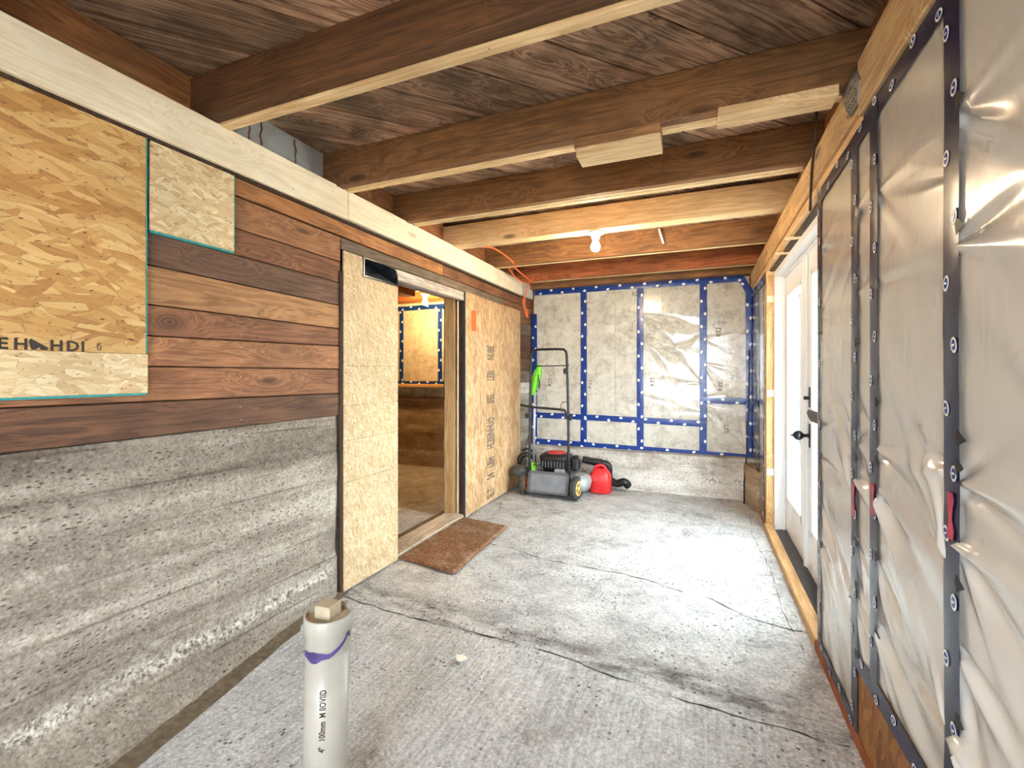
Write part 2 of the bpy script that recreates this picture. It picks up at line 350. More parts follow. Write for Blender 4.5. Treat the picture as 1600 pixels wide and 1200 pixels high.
def link(name, me, mat, parent=None):
    o = bpy.data.objects.new(name, me); COL.objects.link(o)
    if mat is not None:
        for m_ in (mat if isinstance(mat, (list, tuple)) else [mat]): me.materials.append(m_)
    if parent is not None:
        o.parent = parent; o.matrix_parent_inverse = WM(parent).inverted()
    return o
_wm = {}
def WM(o):
    return Matrix.Translation(o.location) if o.parent is None else Matrix.Translation(o.location) @ Matrix.Identity(4)
def from_bm(name, bm, mat, parent=None, smooth=False):
    bmesh.ops.recalc_face_normals(bm, faces=bm.faces[:])
    if smooth:
        for f in bm.faces: f.smooth = True
    me = bpy.data.meshes.new(name); bm.to_mesh(me); bm.free()
    return link(name, me, mat, parent)
def add_box(bm, x0, x1, y0, y1, z0, z1, mi=0, bev=0.):
    vs = [bm.verts.new(c) for c in ((x0, y0, z0), (x1, y0, z0), (x1, y1, z0), (x0, y1, z0), (x0, y0, z1), (x1, y0, z1), (x1, y1, z1), (x0, y1, z1))]
    fs = [bm.faces.new([vs[i] for i in f]) for f in ((3, 2, 1, 0), (4, 5, 6, 7), (0, 1, 5, 4), (1, 2, 6, 5), (2, 3, 7, 6), (3, 0, 4, 7))]
    for f in fs: f.material_index = mi
    if bev: bmesh.ops.bevel(bm, geom=list({e for f in fs for e in f.edges}), offset=bev, segments=1, affect='EDGES')
    return vs
def box(name, x0, x1, y0, y1, z0, z1, mat, parent=None, bev=.0025):
    bm = bmesh.new(); add_box(bm, x0, x1, y0, y1, z0, z1, 0, bev); return from_bm(name, bm, mat, parent)
def prism(name, pts, axis, a0, a1, mat, parent=None, bev=0.):
    """pts: polygon in the two other axes (in order), extruded along axis from a0 to a1"""
    bm = bmesh.new()
    def mk(a, p): c = [0, 0, 0]; o = [i for i in range(3) if i != axis]; c[axis] = a; c[o[0]] = p[0]; c[o[1]] = p[1]; return bm.verts.new(c)
    A = [mk(a0, p) for p in pts]; B = [mk(a1, p) for p in pts]; n = len(pts)
    bm.faces.new(A); bm.faces.new(B[::-1])
    for i in range(n): bm.faces.new((A[i], A[(i + 1) % n], B[(i + 1) % n], B[i]))
    if bev: bmesh.ops.bevel(bm, geom=bm.edges[:], offset=bev, segments=1, affect='EDGES')
    return from_bm(name, bm, mat, parent)
def smooth_path(pts, sub=6):
    P_ = [Vector(p) for p in pts]; out = []
    for i in range(len(P_) - 1):
        p0 = P_[max(i - 1, 0)]; p1 = P_[i]; p2 = P_[i + 1]; p3 = P_[min(i + 2, len(P_) - 1)]
        for k in range(sub):
            u = k / sub
            out.append(.5 * ((2 * p1) + (p2 - p0) * u + (2 * p0 - 5 * p1 + 4 * p2 - p3) * u * u + (3 * p1 - p0 - 3 * p2 + p3) * u ** 3))
    out.append(P_[-1]); return out
def add_tube(bm, pts, r, seg=8, mi=0):
    pts = [Vector(p) for p in pts]; n = len(pts); rings = []
    up = Vector((.31, .17, .94)).normalized()
    for i, p in enumerate(pts):
        d = (pts[min(i + 1, n - 1)] - pts[max(i - 1, 0)]).normalized()
        a = d.cross(up)
        if a.length < 1e-3: a = d.cross(Vector((1, 0, 0)))
        a.normalize(); b = d.cross(a); up = b.cross(d) * -1 if False else up
        rr = r(i / (n - 1)) if callable(r) else r
        rings.append([bm.verts.new(p + (a * math.cos(2 * math.pi * k / seg) + b * math.sin(2 * math.pi * k / seg)) * rr) for k in range(seg)])
    fs = []
    for i in range(n - 1):
        for k in range(seg): fs.append(bm.faces.new((rings[i][k], rings[i][(k + 1) % seg], rings[i + 1][(k + 1) % seg], rings[i + 1][k])))
    fs.append(bm.faces.new(rings[0][::-1])); fs.append(bm.faces.new(rings[-1]))
    for f in fs: f.material_index = mi; f.smooth = True
def tube(name, pts, r, mat, parent=None, seg=8):
    bm = bmesh.new(); add_tube(bm, pts, r, seg); return from_bm(name, bm, mat, parent)
def add_lathe(bm, prof, c, axis='z', seg=24, mi=0):
    """prof: (radius, height) list along axis from point c"""
    rings = []
    for r, h in prof:
        ring = []
        for k in range(seg):
            a = 2 * math.pi * k / seg; u, v = r * math.cos(a), r * math.sin(a)
            ring.append(bm.verts.new((c[0] + (u if axis == 'z' else h if axis == 'x' else u), c[1] + (v if axis == 'z' else u if axis == 'x' else h), c[2] + (h if axis == 'z' else v))))
        rings.append(ring)
    for i in range(len(rings) - 1):
        for k in range(seg):
            f = bm.faces.new((rings[i][k], rings[i][(k + 1) % seg], rings[i + 1][(k + 1) % seg], rings[i + 1][k])); f.material_index = mi; f.smooth = True
    bm.faces.new(rings[0][::-1]).material_index = mi; bm.faces.new(rings[-1]).material_index = mi
def lathe(name, prof, c, mat, parent=None, axis='z', seg=24):
    bm = bmesh.new(); add_lathe(bm, prof, c, axis, seg); return from_bm(name, bm, mat, parent)
def grid(name, fn, nu, nv, mat, parent=None, smooth=True):
    """fn(u,v) -> point, u,v in 0..1"""
    vs = [fn(i / nu, j / nv) for j in range(nv + 1) for i in range(nu + 1)]
    fs = [(j * (nu + 1) + i, j * (nu + 1) + i + 1, (j + 1) * (nu + 1) + i + 1, (j + 1) * (nu + 1) + i) for j in range(nv) for i in range(nu)]
    me = bpy.data.meshes.new(name); me.from_pydata([tuple(v) for v in vs], [], fs)
    if smooth: me.polygons.foreach_set('use_smooth', [True] * len(fs))
    return link(name, me, mat, parent)
def text_mesh(s, size, bold=.0):
    cu = bpy.data.curves.new('print', 'FONT'); cu.body = s; cu.size = size; cu.resolution_u = 2; cu.offset = size * bold
    o = bpy.data.objects.new('print', cu); COL.objects.link(o)
    dg = bpy.context.evaluated_depsgraph_get(); me = bpy.data.meshes.new_from_object(o.evaluated_get(dg))
    bpy.data.objects.remove(o); bpy.data.curves.remove(cu); return me
def lettering(name, s, size, fn, mat, parent, bold=.0):
    """flat print: fn maps the text's (x, y) onto the surface"""
    me = text_mesh(s, size, bold)
    for v in me.vertices: v.co = fn(v.co.x, v.co.y)
    me.materials.clear(); return link(name, me, mat, parent)
def tag(o, label=None, cat=None, group=None, kind=None):
    for k, v in (('label', label), ('category', cat), ('group', group), ('kind', kind)):
        if v: o[k] = v
    return o
def thing(name, loc, label, cat, group=None):
    o = bpy.data.objects.new(name, None); COL.objects.link(o); o.location = loc; o.empty_display_size = .05
    return tag(o, label, cat, group)
def nz(x, y, z=0., s=1.): return mnoise.noise(Vector((x * s, y * s, z * s)))

# room numbers (metres): camera at x 0, y 0; left wall x -1.80, right wall x 0.475, back wall y 5.0
LX, RX, BY, FY = -1.80, .475, 5.0, -1.6

# ------------------------------------------------------------------ floor
def floor_h(x, y):
    h = .006 * nz(x, y, 1, 1.6) + .003 * nz(x, y, 2, 5.)
    return h - .004
fl = grid('floor', lambda u, v: ((lambda x, y: (x, y, floor_h(x, y)))(-5.2 + u * 5.85, FY + v * 6.7)), 120, 140, M['floor'])
tag(fl, 'worn light grey concrete floor with cracks', kind='structure')
def crack(pts, w, label=None):
    pts = [(x, y) for x, y in pts]; fine = []
    for (x0, y0), (x1, y1) in zip(pts, pts[1:]):
        k = max(3, int(math.hypot(x1 - x0, y1 - y0) / .02))
        for i in range(k):
            u = i / k; x = x0 + (x1 - x0) * u; y = y0 + (y1 - y0) * u
            fine.append((x + .012 * nz(x, y, 3, 9.) + .005 * nz(x, y, 8, 40.), y + .016 * nz(x, y, 5, 9.) + .006 * nz(x, y, 6, 40.)))
    vs, fs = [], []
    for i, (x, y) in enumerate(fine):
        ww = max(.0004, w * (.55 + 1.1 * nz(x, y, 7, 14.)))
        z = floor_h(x, y) + .0016
        vs += [(x - ww * .3, y - ww, z), (x + ww * .3, y + ww, z)]
        if i: a = 2 * i; fs.append((a - 2, a, a + 1, a - 1))
    me = bpy.data.meshes.new('crack'); me.from_pydata(vs, [], fs); return link('crack', me, M['crack'], fl)
crack([(-1.75, 2.92), (-1.23, 2.918), (-.9, 2.817), (-.41, 2.793), (-.17, 2.72), (.063, 2.651), (.2, 2.54), (.41, 2.479), (.47, 2.48)], .0042)
crack([(-1.78, 1.93), (-1.48, 1.91), (-1.235, 1.903), (-.9, 1.898), (-.53, 1.883), (-.25, 1.825), (-.03, 1.796), (.18, 1.787), (.47, 1.77)], .0045)
crack([(-1.77, 4.3), (-1.7, 3.9), (-1.62, 3.7), (-1.6, 3.45)], .006)
crack([(.40, 4.4), (.37, 3.8), (.41, 3.2), (.385, 2.7), (.42, 2.3)], .006)
crack([(-1.74, 2.0), (-1.66, 2.3), (-1.69, 2.42)], .004)
# dirt gathered in the foot of the foundation
vs, fs = [], []
for i in range(61):
    y = -.2 + i * .036
    xe = -1.775 + max(0., (1.62 - y)) * .185; w_ = (.05 if y < 1.6 else .015) + .014 * nz(y, 0, 0, 7.)
    vs += [(xe - .05, y, .03), (xe, y, .010), (xe + w_, y, floor_h(xe + w_, y) + .002)]
    if i: a = 3 * i; fs += [(a - 3, a, a + 1, a - 2), (a - 2, a + 1, a + 2, a - 1)]
me = bpy.data.meshes.new('dirt_line'); me.from_pydata(vs, [], fs); link('dirt_line', me, M['dirt'], fl)

# ------------------------------------------------------------------ left wall: board-formed foundation, plank sheathing, beam
CT = .972
wl = thing('wall_left', (LX, 0, 0), 'old plank sheathing above a grey board-formed concrete foundation', None); wl['kind'] = 'structure'
def lw(y, z):
    b = math.floor((z + .03 * y) / .14); st = (nz(b * 3.7, 1.1) * .010) + .006 * nz(y * .8, b * 2.3)
    x = LX + .004 + st + .005 * nz(y, z, 0, 6.) + .004 * nz(y, z, 4, 22.)
    if z < .16 and y < 1.93: x += (1 - z / .16) ** 1.4 * (max(0., 1.62 - y) * .20 + .012)
    if y > 1.9: x -= .02 * min(1., (y - 1.9) / .04)
    return x
def conc_wall(y0, y1, z1, parent):
    o = grid('foundation', lambda u, v: ((lambda y, z: (lw(y, z), y, z))(y0 + u * (y1 - y0), -.02 + v * (z1 + .02))), max(6, int((y1 - y0) / .014)), 70, M['conc'], parent)
    box('foundation_core', LX - .20, LX - .03, y0, y1, -.02, z1, M['conc'], parent, 0)
    return o
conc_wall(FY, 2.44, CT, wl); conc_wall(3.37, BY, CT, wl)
box('backing', LX - .20, LX - .03, FY, 2.10, CT, 2.19, M['dark_wood'], wl, 0)
box('backing', LX - .20, LX - .03, 2.10, 2.44, CT, 1.75, M['dark_wood'], wl, 0)
box('backing', LX - .20, LX - .03, 2.10, 2.44, 1.872, 2.19, M['dark_wood'], wl, 0)
box('backing', LX - .20, LX - .03, 3.37, BY, CT, 2.19, M['dark_wood'], wl, 0)
box('backing', LX - .20, LX - .03, 2.44, 3.37, 1.87, 2.19, M['dark_wood'], wl, 0)
def wplank(y0, y1, za0, za1, zb0, zb1, mat, dx=0.):
    g = .0022
    prism('plank', [(y0, za0 + g), (y1, zb0 + g), (y1, zb1 - g), (y0, za1 - g)], 0, LX - .03, LX + .001 + dx, mat, wl, .002)
SA = [.973, 1.099, 1.224, 1.332, 1.443, 1.583, 1.700, 1.812, 1.945, 2.06]   # seams at y = 1.0
SB = [.971, 1.091, 1.221, 1.346, 1.440, 1.566, 1.689, 1.803, 1.938, 2.06]   # seams at y = 1.94
mi = [6, 5, 1, 0, 3, 2, 4, 1, 7]
for i in range(9):
    dz = (SB[i] - SA[i]) / .94; dz1 = (SB[i + 1] - SA[i + 1]) / .94
    yL = FY
    k = {3: 5, 4: 3, 2: 5}.get(i, 0)
    zz = lambda y, s0, d: s0 + d * (y - 1.0)
    if i == 3: kn = 4
    elif i == 2: kn = 5
    else: kn = 0
    wplank(yL, 1.944 if i < 8 else 3.02, zz(yL, SA[i], dz), zz(yL, SA[i + 1], dz1), SB[i], SB[i + 1], plank_mat(mi[i], kn), .002 * random.random())
wplank(3.024, BY, 1.938, 2.06, 1.94, 2.06, plank_mat(4))
wplank(1.948, 4.2, 1.872, 1.938, 1.872, 1.938, plank_mat(8)); wplank(4.204, BY, 1.872, 1.938, 1.872, 1.938, plank_mat(5))
for i in range(6):
    wplank(4.58, BY, 1.10 + i * .13, 1.23 + i * .13, 1.10 + i * .13, 1.23 + i * .13 - (.008 if i == 5 else 0), plank_mat([8, 2, 6, 2, 8, 4][i]))
wplank(3.37, 4.58, .99, 1.87, .99, 1.87, plank_mat(6))
wplank(1.948, 2.44, .98, 1.75, .98, 1.75, plank_mat(6))
tag(box('corner_strip', LX - .03, LX + .004, 4.66, BY, .975, 1.097, M['conc_back'], wl, 0))
# nail heads on the planks
bm = bmesh.new()
for y in (.55, 1.36):
    for z in [s_ + d for s_ in SA[:-2] for d in (.03, .085)]:
        if y < 1.0 and z > 1.12: continue
        add_lathe(bm, [(.0028, 0), (.002, .0012)], (LX + .0025, y + .01 * nz(y, z, 0, 9), z), 'x', 6)
o = from_bm('nail_heads', bm, M['steel'], wl); tag(o, kind='stuff')
# long pale beam along the top of the wall, two lengths
BZ0, BZ1 = 2.032, 2.19
for a, b, m_ in ((FY, 1.962, 'beam_pale'), (1.966, 4.60, 'beam_pale')):
    box('beam', LX, LX + .040, a, b, BZ0 + (.004 if a > 0 else 0), BZ1, M[m_], wl, .004)
box('beam_shadow_strip', LX, LX + .02, FY, 4.6, BZ0 - .012, BZ0, M['dark_wood'], wl, 0)  # dark strip painting the shadow line under the beam
box('beam_end_filler', LX - .02, LX + .03, 4.605, 4.97, 2.05, 2.20, M['conc_back'], wl)
# doorway lining in the left wall
box('door_header', LX - .045, LX + .004, 2.436, 3.352, 1.80, 1.868, M['grey_wood'], wl)
box('door_header', LX - .20, LX - .05, 2.44, 3.37, 1.83, 1.868, M['grey_wood'], wl)
box('door_jamb', LX - .048, LX - .006, 3.352, 3.372, .03, 1.80, M['dark_wood'], wl)
box('door_jamb', LX - .062, LX - .049, 3.348, 3.372, .03, 1.80, M['beam_pale'], wl)
box('door_jamb', LX - .18, LX - .08, 3.345, 3.372, .03, 1.83, M['stud'], wl)
box('door_jamb', LX - .20, LX - .006, 2.43, 2.45, .03, 1.80, M['dark_wood'], wl)
box('door_edge_trim', LX - .005, LX + .016, 3.345, 3.352, .01, 1.868, M['sill_dark'], wl, 0)
box('threshold', LX - .17, LX + .002, 2.40, 3.45, -.01, .032, M['thresh'], wl, .004)
box('threshold', LX - .24, LX - .175, 2.40, 3.45, -.01, .018, M['dirt'], wl, .004)

# ------------------------------------------------------------------ strand board panels fixed to the left wall
def osb(name, y0, y1, z0, z1, x0, x1, mat, label, outline=None):
    o = thing(name, (x0, (y0 + y1) / 2, z0), label, 'panel')
    pts = outline or [(y0, z0), (y1, z0), (y1, z1), (y0, z1)]
    prism('sheet', pts, 0, x0, x1, mat, o, .0015)
    return o
F = LX + .004
o = osb('strand_board', -1.2, .995, 1.266, 2.02, F, F + .012, M['osb_amber'], 'large amber strand board sheet with teal edges at the upper wall beside the small patch')
for y0 in (.9925,): box('painted_edge', F, F + .0125, y0 + .0026, y0 + .006, 1.27, 2.02, M['teal'], o, 0)
fx = F + .0128
def put_text(o, s, size, y, z, mat='ink', rot=False, nm='printed_letters'):
    return lettering(nm, s, size, (lambda a, b: (fx, y + a, z + b)) if not rot else (lambda a, b: (fx, y - b * 3.4, z + a * .82)), M[mat], o, .03)
for ch_, y_ in (('E', .628), ('H', .660), ('H', .738), ('D', .776), ('I', .812)): put_text(o, ch_, .044, y_, 1.268)
put_text(o, 'U', .018, .853, 1.274, 'ink'); put_text(o, '=', .018, .852, 1.285, 'ink')
prism('printed_arrow', [(.692, 1.292), (.697, 1.300), (.734, 1.276), (.734, 1.268), (.719, 1.268), (.715, 1.276), (.708, 1.268), (.698, 1.268)], 0, fx - .0004, fx, M['ink'], o)
o = osb('strand_board', -1.2, 1.0, 1.131, 1.2655, F, F + .014, M['osb_cream'], 'pale strand board strip with a teal painted lower edge below the amber sheet')
box('painted_edge', F, F + .0135, -1.2, .995, 1.124, 1.1308, M['teal'], o, 0)
o = osb('strand_board', 1.008, 1.322, 1.703, 2.019, F, F + .012, M['osb_cream'], 'small square cream strand board patch under the pale beam')
box('painted_edge', F, F + .0125, 1.008, 1.318, 1.695, 1.7028, M['teal'], o, 0)
box('painted_edge', F, F + .0122, 1.3222, 1.3245, 1.71, 2.019, M['teal'], o, 0)
o = osb('strand_board', 1.955, 2.436, .012, 1.862, F + .001, F + .013, M['osb_fine'], 'tall narrow cream strand board panel standing between the concrete and the doorway',
        [(1.955, .012), (2.436, .006), (2.436, 1.752), (2.104, 1.752), (2.104, 1.866), (1.955, 1.866)])
box('shaded_edge_strip', LX - .004, F + .006, 1.932, 1.9545, .0, 1.752, M['dark_wood'], o, 0)  # dark strip stands in for the shaded edge of the board
bm = bmesh.new()
for z in (.60, .83, 1.02, 1.24): add_box(bm, F + .0128, F + .0134, 1.957, 2.434, z, z + .0018)
tag(from_bm('pencil_lines', bm, M['ink_faint'], o))
o = osb('strand_board', 3.357, 4.60, .012, 1.872, F + .001, F + .013, M['osb_vert'], 'wide tan strand board panel with upright black print beside the lawn mower')
box('painted_edge', F, F + .0115, 3.3528, 3.3568, .012, 1.872, M['teal'], o, 0)
fx = F + .0136
for s_, z_ in (('ELT', .05), ('24', .22), ('LBH', .33), ('HLBEINHUO', .50), ('IFEL', .92), ('LEBI', 1.13), ('NUBE', 1.32)):
    put_text(o, s_, .064, 3.92, z_, 'ink_faint', True)
tg = box('orange_tag', F + .0132, F + .0142, 3.46, 3.545, 1.56, 1.735, M['tag'], None, 0); tag(tg, 'orange paper tag stuck high on the wide strand board panel', 'tag')

# ------------------------------------------------------------------ ceiling: diagonal subfloor boards, joists
cl = thing('ceiling', (0, 2, 2.18), 'exposed joists under dark diagonal subfloor boards', None); cl['kind'] = 'structure'
SZ = 2.365; A = R(47); ca, sa = math.cos(A), math.sin(A)
box('subfloor_back', -2.1, .62, FY, BY + .2, SZ + .024, SZ + .05, M['dark_wood'], cl, 0)
nx, ny = -sa, ca                                            # across the boards
for k in range(-12, 26):
    c0 = 2.167 + k * .252
    if c0 > 5.6: break
    # clip the strip to the room rectangle
    poly = [Vector((-2.08, FY)), Vector((.60, FY)), Vector((.60, BY + .1)), Vector((-2.08, BY + .1))]
    def clip(poly, sgn, c):
        out = []
        for i in range(len(poly)):
            a, b = poly[i], poly[(i + 1) % len(poly)]
            da = sgn * (a.x * nx + a.y * ny - c); db = sgn * (b.x * nx + b.y * ny - c)
            if da >= 0: out.append(a)
            if da * db < 0: out.append(a + (b - a) * (da / (da - db)))
        return out
    poly = clip(poly, 1, c0 + .004)
    if len(poly) > 2: poly = clip(poly, -1, c0 + .248)
    if len(poly) < 3: continue
    # board-local frame so that the grain runs along the board
    mid = sum(poly, Vector((0, 0))) / len(poly)
    bm = bmesh.new(); lo, hi = [], []
    dz = .003 * random.random()
    for p in poly:
        d = p - mid; u, v = d.x * ca + d.y * sa, d.x * nx + d.y * ny
        lo.append(bm.verts.new((u, v, SZ + dz))); hi.append(bm.verts.new((u, v, SZ + .023)))
    bm.faces.new(lo); bm.faces.new(hi[::-1])
    for i in range(len(lo)): bm.faces.new((lo[i], lo[(i + 1) % len(lo)], hi[(i + 1) % len(lo)], hi[i]))
    o = from_bm('plank', bm, M['sub'], None)
    o.location = (mid.x, mid.y, 0); o.rotation_euler = (0, 0, A); o.parent = cl; o.matrix_parent_inverse = WM(cl).inverted()
JX0, JX1 = -1.86, .56
def joist(y0, y1, z0, z1, mat, label=None):
    o = box('joist', JX0, JX1, y0, y1, z0, z1, M[mat], cl, .003)
    if label: o['label'] = label
    return o
def sub(o, name, x0, x1, y0, y1, z0, z1, mat, bev=.002):
    return box(name, x0, x1, y0, y1, z0, z1, M[mat], o, bev)
JB = 2.182
def rough_strip(o, y0, y1, z0, mat):
    bm = bmesh.new(); n = 90; rows = []
    for i in range(n + 1):
        x = -1.74 + i * (2.2 / n); e = .004 * nz(x, 0, 0, 13.) + .003 * nz(x, 3, 0, 50.)
        rows.append([bm.verts.new((x, y0, z0 + .012)), bm.verts.new((x, y0 + .002, z0 + e)), bm.verts.new((x, y1, z0 - .001 + e * .6)), bm.verts.new((x, y1, z0 + .012))])
    for i in range(n):
        for k in range(3): bm.faces.new((rows[i][k], rows[i + 1][k], rows[i + 1][k + 1], rows[i][k + 1]))
    return from_bm('split_edge', bm, M[mat], o)
j = joist(1.19, 1.245, JB + .012, SZ, 'joist_dark'); sub(j, 'sister_board', JX0, JX1, 1.247, 1.288, JB, SZ, 'joist_new')
j = joist(1.875, 1.925, JB, SZ, 'joist_old'); rough_strip(j, 1.926, 1.946, JB + .004, 'joist_new'); sub(j, 'sister_board', JX0, JX1, 1.948, 1.986, JB, SZ, 'joist_new')
sub(j, 'block', -.484, -.138, 1.872, 1.98, 2.143, JB - .001, 'block_brown'); sub(j, 'block', -.476, -.138, 1.872, 1.985, 2.105, 2.142, 'joist_new')
sub(j, 'block', .066, .440, 1.852, 1.95, 2.146, JB - .001, 'joist_new')
j = joist(2.49, 2.535, JB, SZ, 'joist_old'); rough_strip(j, 2.536, 2.566, JB + .003, 'joist_new'); sub(j, 'sister_board', JX0, JX1, 2.568, 2.606, JB, SZ, 'joist_new')
j = joist(3.11, 3.22, JB, SZ - .02, 'joist_new', 'freshly cut tan joist')
j = joist(3.86, 3.90, JB, SZ, 'joist_old'); sub(j, 'sister_board', JX0, JX1, 3.90, 3.925, JB - .004, SZ, 'joist_new')
j = joist(4.60, 4.64, JB, SZ, 'joist_red', 'reddish brown joist'); sub(j, 'sister_board', JX0, JX1, 4.64, 4.70, JB, SZ, 'joist_new')
j = joist(4.88, 4.98, JB - .03, SZ, 'joist_old')
for y in (.55, -.1, -.75, -1.4): joist(y - .02, y + .03, JB, SZ, 'joist_old')
ys = [-1.37, -.72, -.07, .58, 1.288, 1.986, 2.606, 3.22, 3.925, 4.70]; ye = [-.77, -.12, .53, 1.19, 1.875, 2.49, 3.11, 3.86, 4.60, 4.88]
for i, (a, b) in enumerate(zip(ys, ye)):
    box('blocking', LX - .10, LX - .05, a + .002, b - .002, JB - .02, SZ, M['rim_grey'] if i == 4 else M['rim'], cl, .001)
    box('blocking', .535, .56, a + .002, b - .002, JB, SZ, M['rim'], cl, .001)
# damp stains run down the grey blocking
for yy in (1.44, 1.50, 1.69):
    pts = [(LX - .0488, yy + .012 * nz(z_, yy, 0, 30.), z_) for z_ in [2.16 + .012 * q for q in range(17)]]
    tube('rust_run', pts, .0035, M['rim'], cl, 5)

# ------------------------------------------------------------------ tape and sheeting helpers
def tape_strip(parent, fn, a0, b0, a1, b1, w, dots=True, phase=0., red=None, notch=()):
    """fn(a, b, d) maps plane coordinates and stand-off to world; ribbon from (a0,b0) to (a1,b1)"""
    L = math.hypot(a1 - a0, b1 - b0); da, db = (a1 - a0) / L, (b1 - b0) / L; n = max(4, int(L / .03))
    def f(u, v):
        s_ = u * L; o_ = (v - .5) * w * (1 + .05 * nz(s_, a0, b0, 9.)) + .004 * nz(s_, b0, a0, 3.)
        return fn(a0 + da * s_ - db * o_, b0 + db * s_ + da * o_, .0035 + .0012 * nz(s_, v, a0 * 7, 14.) + .0012 * math.cos((v - .5) * 3.1))
    o = grid('tape', f, n, 3, M['tape_r' if dots == 'ring' else 'tape'], parent)
    if dots:
        bm = bmesh.new(); k = 0; s_ = .05 + phase
        while s_ < L - .03:
            off = (.4 if k % 2 else -.4) * w * .62; ang = random.uniform(-.4, .4)
            for (ra, rb, st, mi_) in ((.012, .0165, .0060, 0), (.0075, .0115, .0066, 1), (.0052, .0024, .0070, 0)):
                vs = []
                for q in range(14):
                    t_ = 2 * math.pi * q / 14; e, g = ra * math.cos(t_), rb * math.sin(t_)
                    e, g = e * math.cos(ang) - g * math.sin(ang), e * math.sin(ang) + g * math.cos(ang)
                    a = a0 + da * (s_ + g) - db * (off + e); b = b0 + db * (s_ + g) + da * (off + e)
                    vs.append(bm.verts.new(fn(a, b, st)))
                bm.faces.new(vs).material_index = mi_
            s_ += .128; k += 1
        from_bm('printed_logos', bm, [M['tape_logo'], M['tape']] if dots == 'ring' else [M['tape_logo'], M['tape_logo']], o)
    if notch:  # black triangles paint the shaded gaps where the sheet is pinched
        bm = bmesh.new()
        for z_ in notch:
            vs = [bm.verts.new(fn(a0 - w * .46, z_ + .016, .0075)), bm.verts.new(fn(a0 - w * .46 - .020 - .012 * random.random(), z_ - .004, .0045)), bm.verts.new(fn(a0 - w * .46, z_ - .020, .0075)), bm.verts.new(fn(a0 - w * .40, z_, .0085))]
            bm.faces.new(vs[:3]); bm.faces.new((vs[0], vs[3], vs[1])); bm.faces.new((vs[3], vs[2], vs[1]))
        from_bm('fold_gap_shade', bm, M['black'], o)
    if red:
        z0, z1 = red
        grid('red_mark', lambda u, v: fn(a0 + (v - .7) * w * (.32 + .2 * nz(u * 3, 1.)), z0 + u * (z1 - z0), .0068 + .0008 * nz(u, v, 0, 5)), 10, 2, M['tape_red'], o)  # uneven red patch laid on the strip
    return o
def sheet(parent, fn, a0, a1, b0, b1, pins, amp, mat, na=60, nb=140, billow=.012):
    """pins: (a, b, strength, direction in degrees, folds): creases fan out from each staple"""
    rd = random.Random(int(a0 * 1000)); folds = []
    for (pa, pb, s_, ang, k) in pins:
        for q in range(k):
            th = R(ang + rd.uniform(-32, 32)); folds.append((pa, pb, math.cos(th), math.sin(th), amp * s_ * rd.uniform(.5, 1.) * (1 if q % 2 else -1), rd.uniform(.10, .30)))
    def h(a, b):
        d = billow * (.6 * nz(a * 1.3, b * .8, a0 * 5 + 2.) + .35 * nz(a * 3, b * 1.3, a0))
        for (pa, pb, c, s_, m_, ln) in folds:
            x, y = a - pa, b - pb; along = x * c + y * s_
            if 0 < along < 3 * ln:
                per = (-x * s_ + y * c) / (.006 + .10 * along)
                if abs(per) < 3: d += m_ * math.exp(-along / ln) * min(1., along / .03) * math.exp(-per * per)
        e = min((a - a0), (a1 - a), (b - b0), (b1 - b)) / .03
        return d * max(0., min(1., e)) + .002
    return grid('plastic_sheet', lambda u, v: fn(a0 + u * (a1 - a0), b0 + v * (b1 - b0), h(a0 + u * (a1 - a0), b0 + v * (b1 - b0)) - .004), na, nb, M[mat], parent)

# ------------------------------------------------------------------ back wall
wb = thing('wall_back', (-.6, BY, 0), 'insulated stud wall under clear sheeting with blue tape above a concrete footing', None); wb['kind'] = 'structure'
box('sheathing', LX - .2, RX + .15, BY + .03, BY + .12, -.02, 2.42, M['osb_dark'], wb, 0)
FZ = .385; FYB = 4.83
grid('foundation', lambda u, v: ((lambda x, z: (x, FYB - .010 * nz(x, z, 0, 5.) - .006 * nz(x, z, 2, 18.) - .03 * max(0, .1 - z), z))(LX + u * (RX - LX + .02), -.02 + v * (FZ + .02))), 160, 36, M['conc_back'], wb)
box('foundation_core', LX, RX + .02, FYB + .012, BY, -.02, FZ, M['conc_back'], wb, .004)
fb = lambda a, b, d: (a, BY - .016 - d, b)
VS = [-1.765, -1.178, -.573, .041, .455]
TT, TB = 2.125, .405
for i in range(4):
    a, b = VS[i], VS[i + 1]; c = a + (b - a) * (.22 if i == 0 else .55 if i == 1 else .36 if i == 2 else .5)
    pieces = [(a, c), (c, b)] if i < 3 else [(a, b)]
    zc = 1.72 if i == 0 else 1.40 if i == 1 else 1.45 if i == 2 else 1.12
    for (p, q) in pieces:
        for (z0, z1) in ((TB - .01, zc), (zc, TT + .02)):
            def fnb(u, v, p=p, q=q, z0=z0, z1=z1):
                x, z = p + .0004 + u * (q - p - .0008), z0 + .0004 + v * (z1 - z0 - .0008); e = min(u, 1 - u, v, 1 - v)
                return (x, BY - .010 + .006 * max(0, 1 - e * 40) + .003 * nz(x, z, 0, 16.), z)
            grid('insulation_batt', fnb, 26, 40, M['insul'], wb)
    pins = [(a, 1.55, .4, -20, 2), (b, 1.6, .5, 200, 2), (a, .95, .4, -10, 2), (b, .8, .4, 170, 2)]
    if i == 1: pins += [(b, 1.80, 2.2, 190, 9), (b, 1.50, 1.5, 180, 5)]
    if i == 2: pins += [(a, 1.82, 2.2, -30, 9), (a, 1.62, 1.8, -30, 6), (b, 1.1, 1., 150, 4)]
    if i == 3: pins += [(a, .86, 1.6, -45, 6), (b, .45, 1.4, 130, 5), (a, 1.3, .7, -30, 3)]
    sheet(wb, fb, a, b, TB, TT, pins, .011, 'sheet_back', 90, 220, .005)
